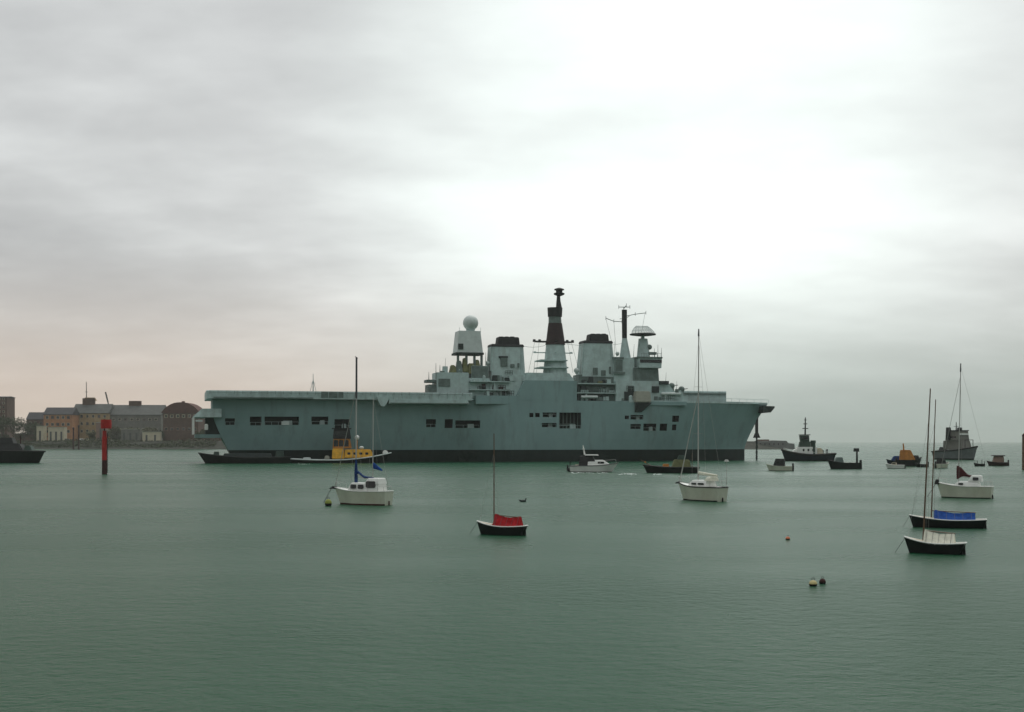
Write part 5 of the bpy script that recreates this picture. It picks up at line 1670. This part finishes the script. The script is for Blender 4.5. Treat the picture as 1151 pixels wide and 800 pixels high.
# ---- hazy air
def haze():
    m = bpy.data.materials.new('hazy_air')
    m.use_nodes = True
    nt = m.node_tree
    nt.nodes.remove(nt.nodes['Principled BSDF'])
    v = nt.nodes.new('ShaderNodeVolumePrincipled')
    v.inputs['Color'].default_value = (0.90, 0.93, 0.89, 1)
    v.inputs['Density'].default_value = 0.00007
    v.inputs['Anisotropy'].default_value = 0.3
    nt.links.new(v.outputs['Volume'], nt.nodes['Material Output'].inputs['Volume'])
    mb = MB(); mb.box(-5300, 5300, -700, 9100, -3.0, 75, m)
    o = mb.build('haze')
    o.data.materials.clear(); o.data.materials.append(m)
    tag(o, kind='stuff')
haze()

# ================================================================== sky, sun, camera
SUN_EL, SUN_AZ = radians(58), radians(20)
GLOW = Vector((sin(radians(7)) * cos(radians(15)), cos(radians(7)) * cos(radians(15)), sin(radians(15))))   # thin bright part of the cloud sheet
sd = Vector((sin(SUN_AZ) * cos(SUN_EL), cos(SUN_AZ) * cos(SUN_EL), sin(SUN_EL)))
def world():
    w = bpy.data.worlds.new('World')
    scn.world = w
    w.use_nodes = True
    nt = w.node_tree
    bg = nt.nodes['Background']
    bg.inputs['Strength'].default_value = 0.1
    L = nt.links.new
    sky = nt.nodes.new('ShaderNodeTexSky')
    sky.sky_type = 'NISHITA'
    sky.sun_disc = False
    sky.sun_elevation = SUN_EL
    sky.sun_rotation = SUN_AZ
    sky.air_density = 1.5
    sky.dust_density = 4
    tc = nt.nodes.new('ShaderNodeTexCoord')
    d = tc.outputs['Generated']
    sep = nt.nodes.new('ShaderNodeSeparateXYZ'); L(d, sep.inputs[0])
    def M(op, a, b=None, clamp=False):
        n = nt.nodes.new('ShaderNodeMath'); n.operation = op; n.use_clamp = clamp
        for k, q in enumerate((a, b)):
            if q is None: continue
            if isinstance(q, (int, float)): n.inputs[k].default_value = q
            else: L(q, n.inputs[k])
        return n.outputs[0]
    def mixc(f, a, b):
        n = nt.nodes.new('ShaderNodeMix'); n.data_type = 'RGBA'
        for i, q in ((0, f), (6, a), (7, b)):
            if isinstance(q, tuple): n.inputs[i].default_value = (*q, 1)
            elif isinstance(q, (int, float)): n.inputs[i].default_value = q
            else: L(q, n.inputs[i])
        return n.outputs[2]
    def smooth(v, a, b):
        n = nt.nodes.new('ShaderNodeMapRange'); n.interpolation_type = 'SMOOTHSTEP'
        L(v, n.inputs[0]); n.inputs[1].default_value = a; n.inputs[2].default_value = b
        return n.outputs[0]
    z = M('MAXIMUM', sep.outputs['Z'], 0.0)
    # cloud sheet seen in perspective
    den = M('ADD', z, 0.22)
    cu, cv = M('DIVIDE', sep.outputs['X'], den), M('DIVIDE', sep.outputs['Y'], den)
    cmb = nt.nodes.new('ShaderNodeCombineXYZ'); L(cu, cmb.inputs[0]); L(cv, cmb.inputs[1])
    def noise(scale, sx, sy, off, detail=5):
        mp = nt.nodes.new('ShaderNodeMapping')
        mp.inputs['Scale'].default_value = (sx, sy, 1); mp.inputs['Location'].default_value = off
        L(cmb.outputs[0], mp.inputs['Vector'])
        n = nt.nodes.new('ShaderNodeTexNoise')
        n.inputs['Scale'].default_value = scale; n.inputs['Detail'].default_value = detail; n.inputs['Roughness'].default_value = 0.5
        L(mp.outputs['Vector'], n.inputs['Vector'])
        return n.outputs['Fac']
    c1 = noise(0.9, 0.8, 1.0, (3.1, 7.7, 0))
    c2 = noise(2.6, 0.7, 1.1, (1.2, 2.2, 0), 8)
    c3 = noise(7.0, 0.8, 1.0, (5.2, 0.4, 0), 9)
    cl = M('ADD', M('ADD', M('MULTIPLY', c1, 0.55), M('MULTIPLY', c2, 0.30)), M('MULTIPLY', c3, 0.15))
    clf = smooth(cl, 0.31, 0.70)
    # glow of the hidden sun through the thin part of the sheet
    dt = nt.nodes.new('ShaderNodeVectorMath'); dt.operation = 'DOT_PRODUCT'
    L(d, dt.inputs[0]); dt.inputs[1].default_value = GLOW
    g = smooth(dt.outputs['Value'], 0.948, 1.0)
    g2 = smooth(dt.outputs['Value'], 0.3, 1.0)
    base = mixc(clf, (4.0, 4.05, 4.05), (5.4, 5.5, 5.45))
    ahead = mixc(clf, (5.7, 5.85, 5.8), (8.9, 9.15, 9.05))
    col = mixc(g2, base, ahead)
    gl = M('MULTIPLY', g, M('ADD', M('MULTIPLY', clf, 0.6), 0.55), clamp=True)
    col = mixc(gl, col, (10.8, 11.7, 11.3))
    lft = smooth(sep.outputs['X'], 0.16, -0.50)
    col = mixc(M('MULTIPLY', lft, M('ADD', M('MULTIPLY', clf, -0.9), 1.05)), col, (4.3, 4.35, 4.4))
    # murk towards the horizon: pinkish on the left, grey-green on the right
    rl = smooth(sep.outputs['X'], -0.30, 0.25)
    hz = mixc(rl, (6.9, 5.55, 4.5), (3.1, 3.8, 3.45))
    hf = smooth(z, 0.16, -0.03)
    hf = M('MULTIPLY', hf, 0.95)
    col = mixc(hf, col, hz)
    # an overcast sky is brightest overhead and dullest low down away from the sun
    zen = M('ADD', 1.0, M('MULTIPLY', smooth(z, 0.36, 0.95), 0.9))
    away = M('SUBTRACT', 1.0, M('MULTIPLY', M('MULTIPLY', smooth(sep.outputs['Y'], 0.3, -0.6), smooth(z, 0.7, 0.1)), 0.35))
    sc = nt.nodes.new('ShaderNodeVectorMath'); sc.operation = 'SCALE'
    L(col, sc.inputs[0]); L(M('MULTIPLY', zen, away), sc.inputs['Scale'])
    col = sc.outputs[0]
    col = mixc(0.06, col, sky.outputs['Color'])
    L(col, bg.inputs['Color'])
world()

sl = bpy.data.lights.new('Sun', 'SUN')
sl.energy = 0.8
sl.angle = radians(20)
sl.color = (1.0, 0.95, 0.88)
so = bpy.data.objects.new('Sun', sl)
so.rotation_euler = (-sd).to_track_quat('-Z', 'Y').to_euler()
so.location = (0, 0, 120)
COL.objects.link(so)

cd = bpy.data.cameras.new('Camera')
cd.sensor_width = 36.0
cd.lens = 36.0 * F / 1151.0
cd.shift_y = (HZ - 400.0) / 1151.0
cd.clip_start = 0.5
cd.clip_end = 20000
cam = bpy.data.objects.new('Camera', cd)
cam.location = (0, 0, H)
cam.rotation_euler = (radians(90), 0, 0)
COL.objects.link(cam)
scn.camera = cam

scn.view_settings.view_transform = 'Standard'
scn.view_settings.look = 'None'
scn.view_settings.exposure = 0.07
scn.view_settings.gamma = 1.0
scn.view_settings.use_curve_mapping = False
scn.cycles.use_denoising = True
scn.cycles.volume_bounces = 1
scn.cycles.max_bounces = 6
